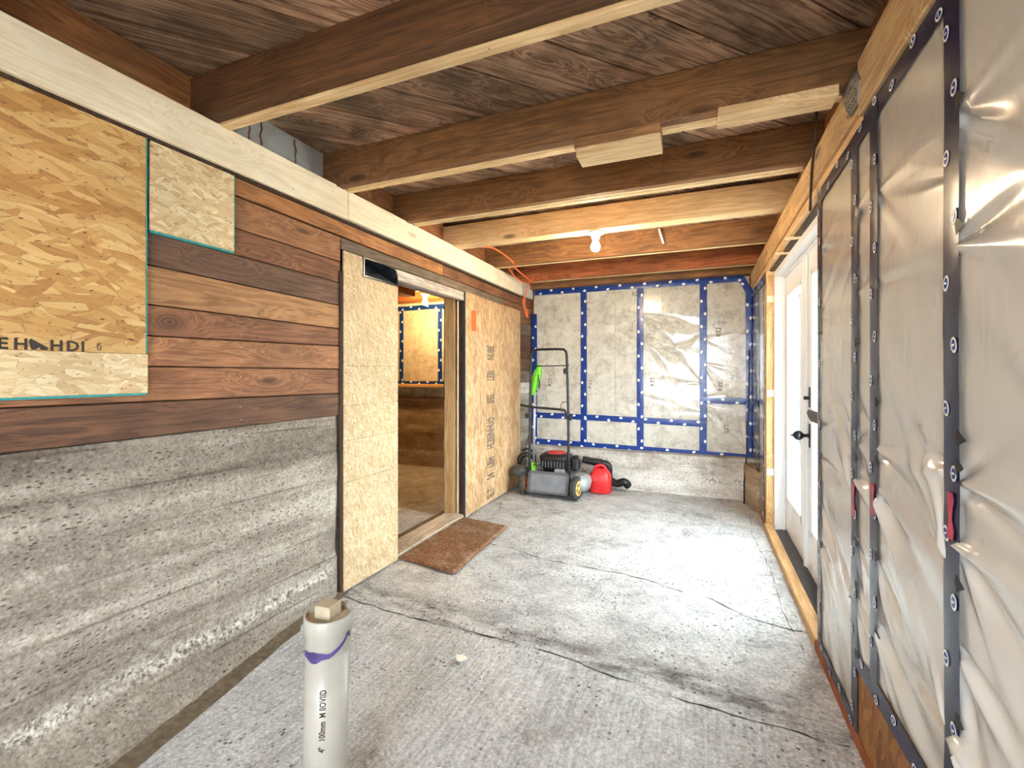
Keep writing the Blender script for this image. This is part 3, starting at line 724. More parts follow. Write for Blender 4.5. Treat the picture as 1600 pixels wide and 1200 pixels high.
for (s_, x, z, rot) in (('R22', .20, 1.56, True), ('R22', .215, 1.02, True), ('R22', -.43, 1.06, True), ('R22', -1.09, 1.03, True), ('R22', -.66, 2.02, False), ('R22', -1.55, 1.05, True), ('R22', .27, .60, True)):
    lettering('printed_mark', s_, .06, (lambda a, b, x=x, z=z: (x - b, BY - .0168, z + a)) if rot else (lambda a, b, x=x, z=z: (x + a, BY - .0168, z + b)), M['ink_faint'], wb)
for k, x in enumerate(VS[1:4]): tape_strip(wb, fb, x, TB, x, TT, .068, True, .03 * k)
tape_strip(wb, fb, VS[0] + .01, TB, VS[0] + .01, 1.88, .062, True)
tape_strip(wb, fb, VS[4] - .005, TB - .03, VS[4] - .005, 2.02, .055, True, .03)
tape_strip(wb, fb, LX + .05, TT, VS[4] - .05, TT - .002, .062, True, .02)
tape_strip(wb, fb, LX + .04, TB + .012, VS[4], TB - .028, .066, True)
tape_strip(wb, fb, LX + .04, .722, VS[3] + .03, .690, .062, True, .04)
tape_strip(wb, fb, VS[3], .925, VS[4] + .01, .922, .058, True)
tape_strip(wb, fb, VS[4] - .07, 2.12, VS[4] + .0, 1.98, .06, True)

# ------------------------------------------------------------------ right wall
wr = thing('wall_right', (RX, 1, 0), 'stud wall behind shiny taped sheeting, open at the glazed doors', None); wr['kind'] = 'structure'
DY0, DY1 = 2.36, 3.985                                       # rough opening of the doors
fr_ = lambda a, b, d: (RX - d, a, b)
box('sheathing', RX + .09, RX + .12, FY, DY0 - .05, -.02, 2.42, M['osb_dark'], wr, 0)
box('sheathing', RX + .09, RX + .12, DY1, BY + .1, -.02, 2.42, M['osb_dark'], wr, 0)
box('sheathing', RX + .09, RX + .12, DY0 - .05, DY1, 1.99, 2.42, M['osb_dark'], wr, 0)
for a, b in ((FY, 1.16), (1.2, 1.62), (1.66, 1.82), (1.85, 2.27)):
    grid('insulation_batt', lambda u, v, a=a, b=b: (RX + .040, a + u * (b - a), .02 + v * 1.96), 12, 40, M['insul'], wr)
grid('insulation_batt', lambda u, v: (RX + .02, 4.10 + u * .9, .30 + v * 1.68), 12, 30, M['insul'], wr)
for y in (.3, .74, 1.19, 1.635, 1.83): box('stud', RX + .026, RX + .09, y - .019, y + .019, .03, 1.985, M['stud'], wr)
box('stud', RX + .004, RX + .085, DY0 - .075, DY0 - .002, .03, 1.985, M['stud'], wr)
box('stud', RX + .004, RX + .085, DY1 + .002, DY1 + .062, .03, 1.985, M['stud'], wr)
box('stud', RX + .006, RX + .085, 4.46, 4.50, .03, 1.985, M['stud'], wr)
box('exposed_sheathing', RX + .001, RX + .012, FY, 1.80, .03, .30, M['osb_dark'], wr, 0)
box('bottom_plate', RX - .006, RX + .085, FY, DY0, -.01, .034, M['plate_red'], wr)
box('bottom_plate', RX - .004, RX + .052, DY0, DY1 + .06, -.01, .036, M['sill_wood'], wr, .003)
box('bottom_plate', RX + .0, RX + .085, DY1 + .07, BY, -.01, .034, M['plate_red'], wr)
box('top_plate', RX + .002, RX + .085, FY, BY - .06, 1.986, 2.024, M['sill_wood'], wr)
box('top_plate', RX + .03, RX + .085, DY0, DY1, 1.975, 1.985, M['dark_wood'], wr, 0)
for y in (3.02, 3.38): box('shim', RX - .02, RX + .06, y, y + .035, 1.968, 1.984, M['joist_new'], wr)
for z in (.42, 1.02, 1.74): box('shim', RX + .006, RX + .052, DY1 - .010, DY1 + .001, z, z + .05, M['beam_pale'], wr, .001)
# beam on the wall, in two lengths with a nail plate over the joint
box('beam', RX - .012, RX + .085, 1.74, 4.97, 2.025, 2.165, M['beam_tan'], wr, .004)
box('beam', RX - .016, RX + .085, FY, 1.736, 2.000, 2.176, M['beam_tan'], wr, .004)
b_ = prism('nail_plate', [(1.80, 2.035), (1.86, 2.11), (1.86, 2.165), (1.75, 2.165), (1.70, 2.10), (1.72, 2.035)], 0, RX - .0195, RX - .0165, M['steel'], wr)
bm = bmesh.new()
for i in range(26): add_box(bm, RX - .0206, RX - .0194, *(lambda y, z: (y, y + .006, z, z + .003))(1.735 + .018 * (i % 6) + .004 * random.random(), 2.05 + .022 * (i // 6)))
tag(from_bm('nail_plate_teeth', bm, M['iron'], b_), kind='stuff')
# sheeting bays
P1 = 1.953
def pins_for(a, b): return [(b, .48, 1.2, 215, 4), (b, .66, 1.5, 222, 5), (b, .86, 1.2, 205, 4), (b, .98, .8, 170, 3), (b, 1.46, .5, 175, 2), (b, 1.72, .6, 195, 3), (a, .45, .8, 30, 3), (a, .80, .9, 40, 4), (a, 1.0, .6, 20, 3), (a, 1.6, .4, -10, 2)]
sheet(wr, fr_, 1.835, 2.285, .03, P1, pins_for(1.835, 2.285), .014, 'sheet_right', 80, 220, .006)
sheet(wr, fr_, 1.645, 1.825, .26, P1, pins_for(1.645, 1.825), .012, 'sheet_right', 40, 220, .004)
sheet(wr, fr_, 1.200, 1.630, .31, P1 + .01, pins_for(1.2, 1.63), .023, 'sheet_right', 90, 260, .007)
sheet(wr, fr_, .742, 1.195, .31, P1 + .02, pins_for(.742, 1.195), .030, 'sheet_right', 90, 260, .009)
sheet(wr, fr_, .300, .738, .31, P1 + .02, pins_for(.3, .738), .02, 'sheet_right', 40, 120, .009)
sheet(wr, fr_, FY, .298, .31, P1 + .02, [], .02, 'sheet_right', 60, 60, .014)
sheet(wr, fr_, 4.085, 4.97, .03, P1, pins_for(4.085, 4.97), .004, 'sheet_back', 60, 150, .005)
tape_strip(wr, fr_, 2.285, .04, 2.285, 1.94, .05, 'ring')
tape_strip(wr, fr_, 1.815, .02, 1.815, 1.94, .062, 'ring', .03, (.73, .838), (.30, .52, .66, .93, 1.3, 1.5, 1.72))
tape_strip(wr, fr_, 1.635, .30, 1.635, 1.96, .062, 'ring', .06, (.785, .88), (.46, .68, .95, 1.12, 1.45))
tape_strip(wr, fr_, 1.190, .30, 1.190, 1.975, .062, 'ring', .01, (.865, .96), (.52, .79, 1.02, 1.075, 1.49, 1.74))
tape_strip(wr, fr_, .742, .30, .742, 1.975, .062, 'ring')
tape_strip(wr, fr_, .30, .30, .30, 1.975, .062, 'ring')
tape_strip(wr, fr_, 1.835, .275, FY + .1, .33, .06, 'ring', .05)
tape_strip(wr, fr_, 2.31, 1.945, 1.60, 1.962, .055, 'ring')
tape_strip(wr, fr_, 1.72, 1.972, FY + .1, 1.972, .06, 'ring', .05)
tape_strip(wr, fr_, 2.285, .05, 1.82, .05, .05, 'ring')
tape_strip(wr, fr_, 4.09, .04, 4.09, 1.95, .045, True); tape_strip(wr, fr_, 4.48, .04, 4.48, 1.95, .05, True, .05)
tape_strip(wr, fr_, 4.955, .36, 4.955, 1.95, .05, True, .03); tape_strip(wr, fr_, 4.09, 1.935, 4.96, 1.96, .07, True); tape_strip(wr, fr_, 4.48, .93, 4.97, .925, .058, True)
o = prism('corner_footing', [(.392, 4.70), (.43, 4.52), (RX + .01, 4.42), (RX + .01, FYB + .02), (.392, FYB + .02)], 2, -.01, .355, M['conc_warm'], wr, .012)
# end behind the camera, with an opening added out of view to let in fill light
wf = thing('wall_front', (-.6, FY, 0), 'wall behind the viewpoint with an unseen opening added for fill light', None); wf['kind'] = 'structure'
OX0, OX1, OZ0, OZ1 = -.80, .42, .62, 1.95
box('panel', -2.1, OX0, FY - .1, FY, -.02, 2.42, M['osb_amber'], wf, 0); box('panel', OX1, .62, FY - .1, FY, -.02, 2.42, M['osb_amber'], wf, 0)
box('panel', OX0, OX1, FY - .1, FY, -.02, OZ0, M['osb_amber'], wf, 0); box('panel', OX0, OX1, FY - .1, FY, OZ1, 2.42, M['osb_amber'], wf, 0)

# ------------------------------------------------------------------ glazed double door
d1 = thing('door_1', (.6, 3.2, 0), 'white glazed double door with dark hardware', None); d1['kind'] = 'structure'
HX = .53; LFX = .60                                          # frame face, leaf face
fr0 = bmesh.new()
add_box(fr0, HX, HX + .12, DY1 - .034, DY1 - .011, .0, 1.965); add_box(fr0, HX, HX + .12, DY0 + .002, DY0 + .03, .0, 1.965); add_box(fr0, HX, HX + .12, DY0 + .03, DY1 - .034, 1.925, 1.965)
add_box(fr0, HX + .052, HX + .068, DY1 - .048, DY1 - .034, .0, 1.925); add_box(fr0, HX + .052, HX + .068, DY0 + .03, DY0 + .044, .0, 1.925); add_box(fr0, HX + .052, HX + .068, DY0 + .044, DY1 - .048, 1.91, 1.925)
from_bm('frame', fr0, M['white'], d1)
prism('sill', [(HX - .002, -.01), (HX + .14, -.01), (HX + .14, .03), (HX + .07, .03), (HX - .002, .016)], 1, DY0 + .03, DY1 - .034, M['sill_dark'], d1)
MID = 3.185
for (y0, y1) in ((MID + .004, DY1 - .036), (DY0 + .032, MID - .004)):
    x0, x1, z0, z1 = LFX, LFX + .044, .034, 1.917; sw, tr_, br_ = .125, .135, .24
    bm = bmesh.new()
    add_box(bm, x0, x1, y0, y0 + sw, z0, z1, 0, .002); add_box(bm, x0, x1, y1 - sw, y1, z0, z1, 0, .002)
    add_box(bm, x0, x1, y0 + sw, y1 - sw, z0, z0 + br_, 0, .002); add_box(bm, x0, x1, y0 + sw, y1 - sw, z1 - tr_, z1, 0, .002)
    lf = from_bm('leaf', bm, M['white'], d1)
    g0, g1, h0, h1 = y0 + sw, y1 - sw, z0 + br_, z1 - tr_; gb = bmesh.new(); w_ = .028
    for (a, b, c, d) in ((g0 - .012, g0 + w_, h0 - .012, h1 + .012), (g1 - w_, g1 + .012, h0 - .012, h1 + .012), (g0, g1, h0 - .012, h0 + w_), (g0, g1, h1 - w_, h1 + .012)):
        add_box(gb, x0 - .010, x1 + .01, a, b, c, d, 0, .004)
    from_bm('glazing_bead', gb, M['white'], lf)
    box('glass_pane', x0 + .018, x0 + .026, g0, g1, h0, h1, M['glass'], lf, 0)
bm = bmesh.new(); add_box(bm, LFX - .016, LFX, MID - .024, MID + .024, .05, 1.905, 0, .004); add_box(bm, LFX - .022, LFX - .016, MID - .010, MID + .010, .05, 1.905, 0, .003)
from_bm('astragal', bm, M['white'], d1)
# hardware on the nearer leaf beside the meeting stile
HY = MID - .062
kb = lathe('knob', [(.027, 0), (.027, -.006), (.011, -.008), (.009, -.030), (.014, -.036), (.024, -.046), (.029, -.058), (.026, -.072), (.015, -.084), (.006, -.088), (.007, -.094), (.002, -.100)], (LFX, HY, .835), M['iron'], d1, 'x', 20)
box('knob_plate', LFX - .006, LFX, HY - .02, HY + .02, .765, .905, M['iron'], d1, .004)
box('deadbolt_plate', LFX - .006, LFX, HY - .018, HY + .018, 1.00, 1.12, M['iron'], d1, .004)
box('deadbolt_turn', LFX - .034, LFX - .006, HY - .006, HY + .006, 1.045, 1.065, M['iron'], d1, .003)
tag(prism('lever', [(HY - .45, .945), (HY - .45, 1.005), (HY - .235, 1.005), (HY - .19, .985), (HY - .235, .96), (HY - .30, .945)], 0, LFX - .055, LFX - .028, M['bronze'], d1, .003), 'brown bronze lever')
box('lever_post', LFX - .03, LFX, HY - .46, HY - .43, .96, .99, M['bronze'], d1, .003)

# ------------------------------------------------------------------ room beyond the doorway
AX0, AX1, AY0, AY1 = -5.0, -2.0, .6, 5.05
wo = thing('wall_side', (-3.5, AY1, 0), 'dim room beyond the doorway with concrete footing, wooden sill and sheeted wall', None); wo['kind'] = 'structure'
grid('foundation', lambda u, v: ((lambda x, z: (x, AY1 - .012 * nz(x, math.floor(z / .17) * 3.) - .008 * nz(x, z, 0, 9.), z))(AX0 + u * 3.0, -.02 + v * .90)), 120, 50, M['conc_warm'], wo)
box('sheathing', AX0, AX1, AY1 + .06, AY1 + .14, -.02, 2.42, M['osb_dark'], wo, 0)
box('sheathing', AX0 - .1, AX0, AY0, AY1 + .1, -.02, 2.42, M['conc_warm'], wo, 0)
box('sheathing', AX0, AX1, AY0 - .1, AY0, -.02, 2.42, M['conc_warm'], wo, 0)
box('sill_board', AX0, AX1, AY1 - .12, AY1 + .05, 1.02, 1.058, M['sill_wood'], wo)
box('insulation_batt', AX0, AX1, AY1 + .04, AY1 + .06, .88, 2.12, M['insul'], wo, 0)
fo = lambda a, b, d: (a, AY1 + .03 - d, b)
sheet(wo, fo, -4.2, -2.2, 1.06, 2.06, [(-3.68, 1.4, 1., 20, 3), (-3.06, 1.3, 1., 200, 3)], .008, 'sheet_back', 80, 60, .008)
for x in (-3.66, -3.07, -2.5): tape_strip(wo, fo, x, 1.06, x, 2.06, .06, True)
tape_strip(wo, fo, -4.2, 2.055, -2.2, 2.055, .06, True); tape_strip(wo, fo, -4.2, 1.075, -2.2, 1.075, .04, True)
co = thing('ceiling', (-3.5, 2.5, 2.2), 'plank ceiling of the room beyond the doorway', None); co['kind'] = 'structure'
box('plank', AX0, AX1, AY0, AY1 + .1, SZ, SZ + .03, M['rim'], co, 0)
for y in (1.2, 1.85, 2.5, 3.1): box('joist', AX0, AX1, y, y + .045, 2.17, SZ, M['joist_old'], co)
for y in (3.75, 4.35, 4.85): box('joist', AX0, AX1, y, y + .045, 2.12, SZ, M['joist_red'], co)
box('beam', -3.0, -2.85, 1.5, 4.2, 2.03, 2.2, M['joist_old'], co)

# ------------------------------------------------------------------ lamps
def lamp(loc, mat, label, base_r=.055):
    x, y, z = loc
    o = thing('ceiling_lamp', (x, y, z), label, 'lamp')
    lathe('holder', [(base_r, 0), (base_r, -.014), (.034, -.022), (.026, -.045), (.024, -.05)], (x, y, z), M['tape_logo'], o)
    lathe('bulb', [(.013, -.046), (.016, -.060), (.026, -.082), (.031, -.100), (.029, -.118), (.018, -.132), (.004, -.137)], (x, y, z), mat, o)
lamp((-.665, 3.165, JB - .001), M['bulb'], 'bare glowing bulb in a white holder under the tan joist')
lamp((-2.93, 4.52, 2.12), M['bulb2'], 'amber glowing bulb seen through the doorway in the dim room', .05)
o = tube('cable_stub', [(-.295, 3.835, 2.355), (-.285, 3.82, 2.31), (-.262, 3.845, 2.235)], .008, M['tape_logo']); tag(o, 'short white cable stub poking from the joist beside the bulb', 'cable')

# ------------------------------------------------------------------ duct boot over the narrow panel
o = thing('duct_boot', (LX, 2.26, 1.757), 'black and silver metal duct mouth set above the narrow panel', 'duct')
out = [(2.108, 1.757), (2.108, 1.866), (2.28, 1.868), (2.385, 1.862), (2.415, 1.846), (2.428, 1.815), (2.428, 1.757)]
inn = [(2.114, 1.763), (2.114, 1.860), (2.28, 1.862), (2.383, 1.856), (2.410, 1.842), (2.422, 1.813), (2.422, 1.763)]
bm = bmesh.new(); n = len(out)
x0, x1 = LX + .022, LX - .11
vo0 = [bm.verts.new((x0, *p)) for p in out]; vi0 = [bm.verts.new((x0, *p)) for p in inn]; vo1 = [bm.verts.new((x1, *p)) for p in out]; vi1 = [bm.verts.new((x1, *p)) for p in inn]
for i in range(n):
    k = (i + 1) % n
    for q in ((vo0[i], vo0[k], vi0[k], vi0[i]), (vo0[k], vo0[i], vo1[i], vo1[k]), (vi0[i], vi0[k], vi1[k], vi1[i])): bm.faces.new(q)
from_bm('sleeve', bm, M['duct_in'], o)
prism('back_plate', out, 0, x1 - .004, x1, M['iron'], o)
bm = bmesh.new(); v = [bm.verts.new(c) for c in ((LX + .015, 2.12, 1.765), (LX + .015, 2.41, 1.765), (x1, 2.41, 1.84), (x1, 2.2, 1.80))]; bm.faces.new(v)
from_bm('damper', bm, M['steel'], o)
prism('face_flange', [(2.100, 1.752), (2.434, 1.752), (2.434, 1.758), (2.100, 1.758)], 0, LX + .018, LX + .024, M['iron'], o)

# ------------------------------------------------------------------ cords
o = tube('extension_cord', smooth_path([(-1.66, 3.235, 2.20), (-1.60, 3.5, 2.25), (-1.56, 3.82, 2.21), (-1.575, 3.90, 2.18), (-1.57, 4.10, 2.15), (-1.58, 4.40, 2.135), (-1.60, 4.54, 2.16), (-1.63, 4.56, 2.20),
        (-1.66, 4.50, 2.14), (-1.68, 4.20, 2.15), (-1.66, 3.94, 2.22)], 8), .007, M['orange']); tag(o, 'orange extension cord looped between the joists above the pale beam', 'cord')
o = tube('hanging_cord', smooth_path([(-1.66, 4.57, 2.19), (-1.69, 4.585, 2.11), (-1.725, 4.60, 2.04), (-1.74, 4.62, 1.95), (-1.72, 4.64, 1.86), (-1.71, 4.64, 1.80), (-1.735, 4.63, 1.86), (-1.755, 4.61, 1.96), (-1.725, 4.60, 2.03)], 8), .008, M['orange'])
tag(o, 'orange cord end hanging down past the far end of the pale beam', 'cord')
o = tube('thin_cable', smooth_path([(RX - .028, 2.22, 2.36), (RX - .024, 2.235, 2.23), (RX - .022, 2.33, 2.07), (RX - .012, 2.41, 1.93)], 6), .006, M['bronze']); tag(o, 'thin dark cable dropping across the tan beam to the door head', 'cable')
o = tube('corner_cable', smooth_path([(.447, 4.905, 1.42), (.444, 4.88, 1.2), (.43, 4.85, .7), (.412, 4.80, .40), (.385, 4.69, .2), (.383, 4.675, .005)], 6), .006, M['iron']); tag(o, 'thin dark cable running down the far corner', 'cable')

# ------------------------------------------------------------------ doormat
o = thing('doormat', (-1.6, 2.85, 0), 'brown coir doormat lying at the doorway threshold', 'doormat')
C4 = [(-1.785, 2.455), (-1.345, 2.385), (-1.372, 3.265), (-1.79, 3.33)]
def matf(u, v, top=True):
    a = [C4[0][k] + (C4[1][k] - C4[0][k]) * u for k in (0, 1)]; b = [C4[3][k] + (C4[2][k] - C4[3][k]) * u for k in (0, 1)]
    x, y = a[0] + (b[0] - a[0]) * v, a[1] + (b[1] - a[1]) * v
    e = min(u, 1 - u, v * 2, 2 - v * 2)
    if top: x += .004 * nz(x, y, 0, 60.); y += .004 * nz(x, y, 3, 60.)
    return (x, y, .004 if not top else .006 + .018 * min(1, e * 30) + .004 * nz(x, y, 1, 90.) + .003 * nz(x, y, 1, 9.))
grid('pile', matf, 90, 170, M['coir'], o); grid('backing', lambda u, v: matf(u, v, False), 1, 1, M['black'], o)

# ------------------------------------------------------------------ capped standpipe in front
px, py = -.893, .925
o = thing('standpipe', (px, py, 0), 'white plastic standpipe with a square cleanout plug rising from the floor', 'pipe')
lean = lambda z: (px + (z - .6) * .02, py + (z - .6) * .012)
bm = bmesh.new(); rings = []
def pipe_part(name, prof, mat):
    bm = bmesh.new(); rings = []
    for r, z in prof:
        cx, cy_ = lean(z); rings.append([bm.verts.new((cx + r * math.cos(2 * math.pi * k / 40), cy_ + r * math.sin(2 * math.pi * k / 40), z)) for k in range(40)])
    for i in range(len(rings) - 1):
        for k in range(40): bm.faces.new((rings[i][k], rings[i][(k + 1) % 40], rings[i + 1][(k + 1) % 40], rings[i + 1][k])).smooth = True
    bm.faces.new(rings[0][::-1]); bm.faces.new(rings[-1]); return from_bm(name, bm, mat, o)
pb = pipe_part('pipe_body', [(.055, 0), (.055, .505)], M['pvc'])
cp = pipe_part('collar', [(.0562, .484), (.0575, .486), (.0575, .535), (.0605, .538), (.0605, .576), (.0585, .578), (.0545, .578), (.0545, .5745), (.0543, .566)], M['pvc'])
pc = pipe_part('cap_face', [(.0540, .560), (.0540, .5665)], M['pvc_cap'])
bm = bmesh.new(); add_box(bm, -.0235, .0235, -.0235, .0235, .566, .600, 0, .002)
bmesh.ops.rotate(bm, verts=bm.verts[:], cent=(0, 0, 0), matrix=Matrix.Rotation(R(4), 3, 'Z')); bmesh.ops.translate(bm, verts=bm.verts[:], vec=(px - .004, py, 0))
from_bm('square_plug', bm, M['pvc_cap'], o)
# purple primer smear and the printed line, wrapped on the pipe
cdir = math.atan2(-py, -px)                                  # towards the viewpoint
def wrap(ang, z, r): cx, cy_ = lean(z); return (cx + r * math.cos(ang), cy_ + r * math.sin(ang), z)
def smear(u, v):
    ang = cdir - 1.25 + u * 2.3; s_ = u
    zc = .497 + (max(0, s_ - .55) ** 1.5) * .14 + .002 * nz(u, 0, 0, 8); wd = .014 + .016 * math.exp(-((s_ - .28) / .14) ** 2) - .004 * s_
    return wrap(ang, zc - wd * .7 + v * wd, .0583)
grid('primer_smear', smear, 50, 3, M['purple'], pb)
grid('primer_smear', lambda u, v: wrap(cdir + .78 + u * .3 + .05 * math.sin(v * 6), .530 + v * .022 - u * .012, .0584), 8, 6, M['purple'], pb)
lettering('printed_line', '4"   100mm  M IIOVIID', .021, lambda a, b: wrap(cdir - .05 - b / .055, .255 + a * .78, .0557), M['ink'], pb, .025)

# ------------------------------------------------------------------ lawn mower
mo = thing('lawn_mower', (-1.35, 4.45, 0), 'grey and black lawn mower parked with its handle folded upright by the wide panel', 'lawn mower')
def wheel(x, y, r, w, hubm, yaw=0.):
    bm = bmesh.new()
    add_lathe(bm, [(r * .62, -w / 2), (r * .93, -w / 2), (r, -w * .32), (r, w * .32), (r * .93, w / 2), (r * .62, w / 2)], (0, 0, 0), 'x', 28)
    for k in range(28):
        if k % 2: continue
        a = 2 * math.pi * k / 28; add_box(bm, -w * .36, w * .36, r * .985 * math.cos(a) - .004, r * .985 * math.cos(a) + .004, r * .985 * math.sin(a) - .004, r * .985 * math.sin(a) + .004)
    rot = Matrix.Rotation(yaw, 3, 'Z')
    bmesh.ops.rotate(bm, verts=bm.verts[:], cent=(0, 0, 0), matrix=rot); bmesh.ops.translate(bm, verts=bm.verts[:], vec=(x, y, r + .002))
    wo_ = from_bm('wheel', bm, M['tyre'], mo)
    bm = bmesh.new(); add_lathe(bm, [(r * .66, -w * .52), (r * .66, w * .52), (r * .5, w * .56), (r * .46, w * .42), (r * .2, w * .42), (r * .18, w * .66), (r * .06, w * .68)], (0, 0, 0), 'x', 24)
    for k in range(5):
        a = 2 * math.pi * k / 5; m4 = Matrix.Rotation(a, 3, 'X'); vs_ = add_box(bm, w * .40, w * .55, -.008, .008, r * .15, r * .55)
        for v in vs_: v.co = m4 @ v.co
    bmesh.ops.rotate(bm, verts=bm.verts[:], cent=(0, 0, 0), matrix=rot); bmesh.ops.translate(bm, verts=bm.verts[:], vec=(x, y, r + .002))
    from_bm('hub', bm, M[hubm], wo_)
wheel(-1.075, 4.24, .108, .052, 'hub', -.16); wheel(-1.60, 4.26, .104, .05, 'hub_or', -.16)
wheel(-1.02, 4.66, .085, .045, 'hub', .05); wheel(-1.58, 4.68, .085, .045, 'hub_or', .05)
def loft(name, secs, mat, parent, seg=28, pw=3.2):
    """secs: (z, cx, cy, hx, hy) superellipse sections"""
    bm = bmesh.new(); rings = []
    for z, cx, cy_, hx, hy in secs:
        ring = []
        for k in range(seg):
            a = 2 * math.pi * k / seg; c, s_ = math.cos(a), math.sin(a)
            ring.append(bm.verts.new((cx + hx * math.copysign(abs(c) ** (2 / pw), c), cy_ + hy * math.copysign(abs(s_) ** (2 / pw), s_), z)))
        rings.append(ring)
    for i in range(len(rings) - 1):
        for k in range(seg): bm.faces.new((rings[i][k], rings[i][(k + 1) % seg], rings[i + 1][(k + 1) % seg], rings[i + 1][k])).smooth = True
    bm.faces.new(rings[0][::-1]); bm.faces.new(rings[-1]); return from_bm(name, bm, mat, parent)
loft('deck', [(.05, -1.33, 4.47, .24, .24), (.12, -1.33, 4.47, .245, .245), (.18, -1.33, 4.47, .235, .235), (.215, -1.33, 4.46, .19, .20), (.225, -1.33, 4.46, .12, .13)], M['grey_pl'], mo, 36, 4.)
loft('side_housing', [(.075, -1.06, 4.40, .075, .13), (.14, -1.055, 4.40, .085, .14), (.19, -1.06, 4.40, .075, .13), (.21, -1.08, 4.40, .04, .09)], M['grey_lt'], mo, 24, 2.6)
fp = prism('rear_flap', [(4.165, .055), (4.180, .050), (4.235, .235), (4.215, .245)], 0, -1.535, -1.145, M['flap'], mo, .003)
bm = bmesh.new()
for (a, b, s0, s1) in ((-1.545, -1.515, 0, 1), (-1.165, -1.135, 0, 1), (-1.545, -1.135, .9, 1.04), (-1.545, -1.135, -.02, .09)):
    y0_, z0_ = 4.162 + .05 * s0, .052 + .19 * s0; y1_, z1_ = 4.162 + .05 * s1, .052 + .19 * s1
    vs_ = [bm.verts.new(c) for c in ((a, y0_, z0_), (b, y0_, z0_), (b, y1_, z1_), (a, y1_, z1_), (a, y0_ + .02, z0_ - .004), (b, y0_ + .02, z0_ - .004), (b, y1_ + .02, z1_ - .004), (a, y1_ + .02, z1_ - .004))]
    for f in ((0, 1, 2, 3), (7, 6, 5, 4), (4, 5, 1, 0), (5, 6, 2, 1), (6, 7, 3, 2), (7, 4, 0, 3)): bm.faces.new([vs_[i] for i in f])
from_bm('flap_rim', bm, M['grey_pl'], fp)
box('rear_axle', -1.60, -1.08, 4.235, 4.25, .09, .105, M['iron'], mo)
en = loft('engine', [(.215, -1.33, 4.44, .12, .12), (.25, -1.33, 4.44, .125, .125), (.27, -1.33, 4.44, .145, .15), (.34, -1.33, 4.44, .15, .155), (.352, -1.33, 4.44, .158, .16), (.372, -1.33, 4.44, .158, .16), (.392, -1.33, 4.44, .13, .13), (.40, -1.33, 4.44, .10, .10)], M['black'], mo, 36, 3.)
bm = bmesh.new()
for k in range(9): add_box(bm, -1.46 + k * .03, -1.448 + k * .03, 4.278, 4.292, .275, .335)
from_bm('cooling_fins', bm, M['grey_pl'], en)
lathe('red_cover', [(.10, .398), (.096, .408), (.07, .416), (.02, .418)], (-1.33, 4.44, 0), M['red_eng'], en)
box('fuel_tank', -1.165, -1.09, 4.36, 4.50, .24, .36, M['black'], en, .02); lathe('fuel_cap', [(.03, .36), (.03, .382), (.012, .386)], (-1.127, 4.43, 0), M['black'], en)
box('muffler', -1.30, -1.20, 4.26, 4.30, .215, .27, M['grey_lt'], en, .008)
pL, pR = -1.535, -1.155
hp = [(pL - .005, 4.225, .10), (pL - .002, 4.22, .40), (pL - .004, 4.24, .86), (pL - .002, 4.26, 1.30), (pL, 4.262, 1.37)]
arc = [(pL + .008, 4.264, 1.405), (pL + .03, 4.265, 1.425), (pL + .07, 4.265, 1.432), (pR - .09, 4.265, 1.432), (pR - .05, 4.265, 1.427), (pR - .028, 4.264, 1.408), (pR - .018, 4.262, 1.37)]
tube('handle', hp + arc + [(pR - .015, 4.26, 1.30), (pR + .003, 4.24, .86), (pR + .012, 4.22, .40), (pR + .015, 4.225, .16)], .0125, M['black'], mo, 10)
tube('handle_crossbar', smooth_path([(pL - .10, 4.235, .885), (pL - .02, 4.23, .872), (pL + .10, 4.228, .862), (pR - .06, 4.228, .850), (pR - .02, 4.23, .825), (pR + .002, 4.235, .76)], 5), .0115, M['black'], mo, 8)
tube('brake_bail', [(pL + .02, 4.262, 1.24), (pL + .03, 4.25, 1.268), (pR - .015, 4.25, 1.272), (pR + .012, 4.255, 1.274)], .0055, M['black'], mo, 6)
for (x, z) in ((pL - .03, .78), (pR + .03, .775), (pR - .02, 1.22)): lathe('clamp_knob', [(.010, -.022), (.026, -.018), (.026, .0), (.012, .006)], (x, 4.24, z), M['black'], mo, 'x', 12)
tube('control_cable', smooth_path([(pL - .0, 4.24, .62), (pL - .045, 4.26, .52), (pL - .075, 4.30, .38), (pL - .05, 4.33, .28), (-1.45, 4.36, .26)], 6), .0035, M['black'], mo, 6)
tube('control_cable', smooth_path([(pR - .004, 4.23, .93), (pR - .055, 4.22, .915), (pR - .065, 4.22, .84), (pR - .02, 4.225, .79)], 6), .0035, M['black'], mo, 6)
tube('control_cable', smooth_path([(pL + .02, 4.26, .30), (-1.46, 4.27, .29), (-1.43, 4.28, .31), (-1.40, 4.30, .33)], 5), .004, M['black'], mo, 6)

# ------------------------------------------------------------------ string trimmer behind the mower handle
st = thing('string_trimmer', (-1.60, 4.36, 0), 'string trimmer with lime green grip and silver shaft leaning behind the mower handle', 'trimmer')
tube('shaft', [(-1.525, 4.34, 1.05), (-1.54, 4.35, .26)], .0125, M['alu'], st, 10)
tube('grip', smooth_path([(-1.545, 4.335, .98), (-1.535, 4.335, 1.05), (-1.505, 4.335, 1.16), (-1.480, 4.335, 1.23), (-1.485, 4.335, 1.285)], 6), lambda u: .018 + .026 * math.sin(min(1, u * 1.02) * math.pi) ** 1.3, M['green'], st, 14)
tube('trigger', smooth_path([(-1.478, 4.30, 1.19), (-1.462, 4.30, 1.10), (-1.47, 4.31, 1.05)], 5), .007, M['black'], st, 6)
tube('motor_housing', [(-1.54, 4.35, .30), (-1.545, 4.34, .22), (-1.55, 4.33, .14)], lambda u: .026 + .010 * u, M['green'], st, 14)
bm = bmesh.new(); bmesh.ops.create_uvsphere(bm, u_segments=24, v_segments=14, radius=1.)
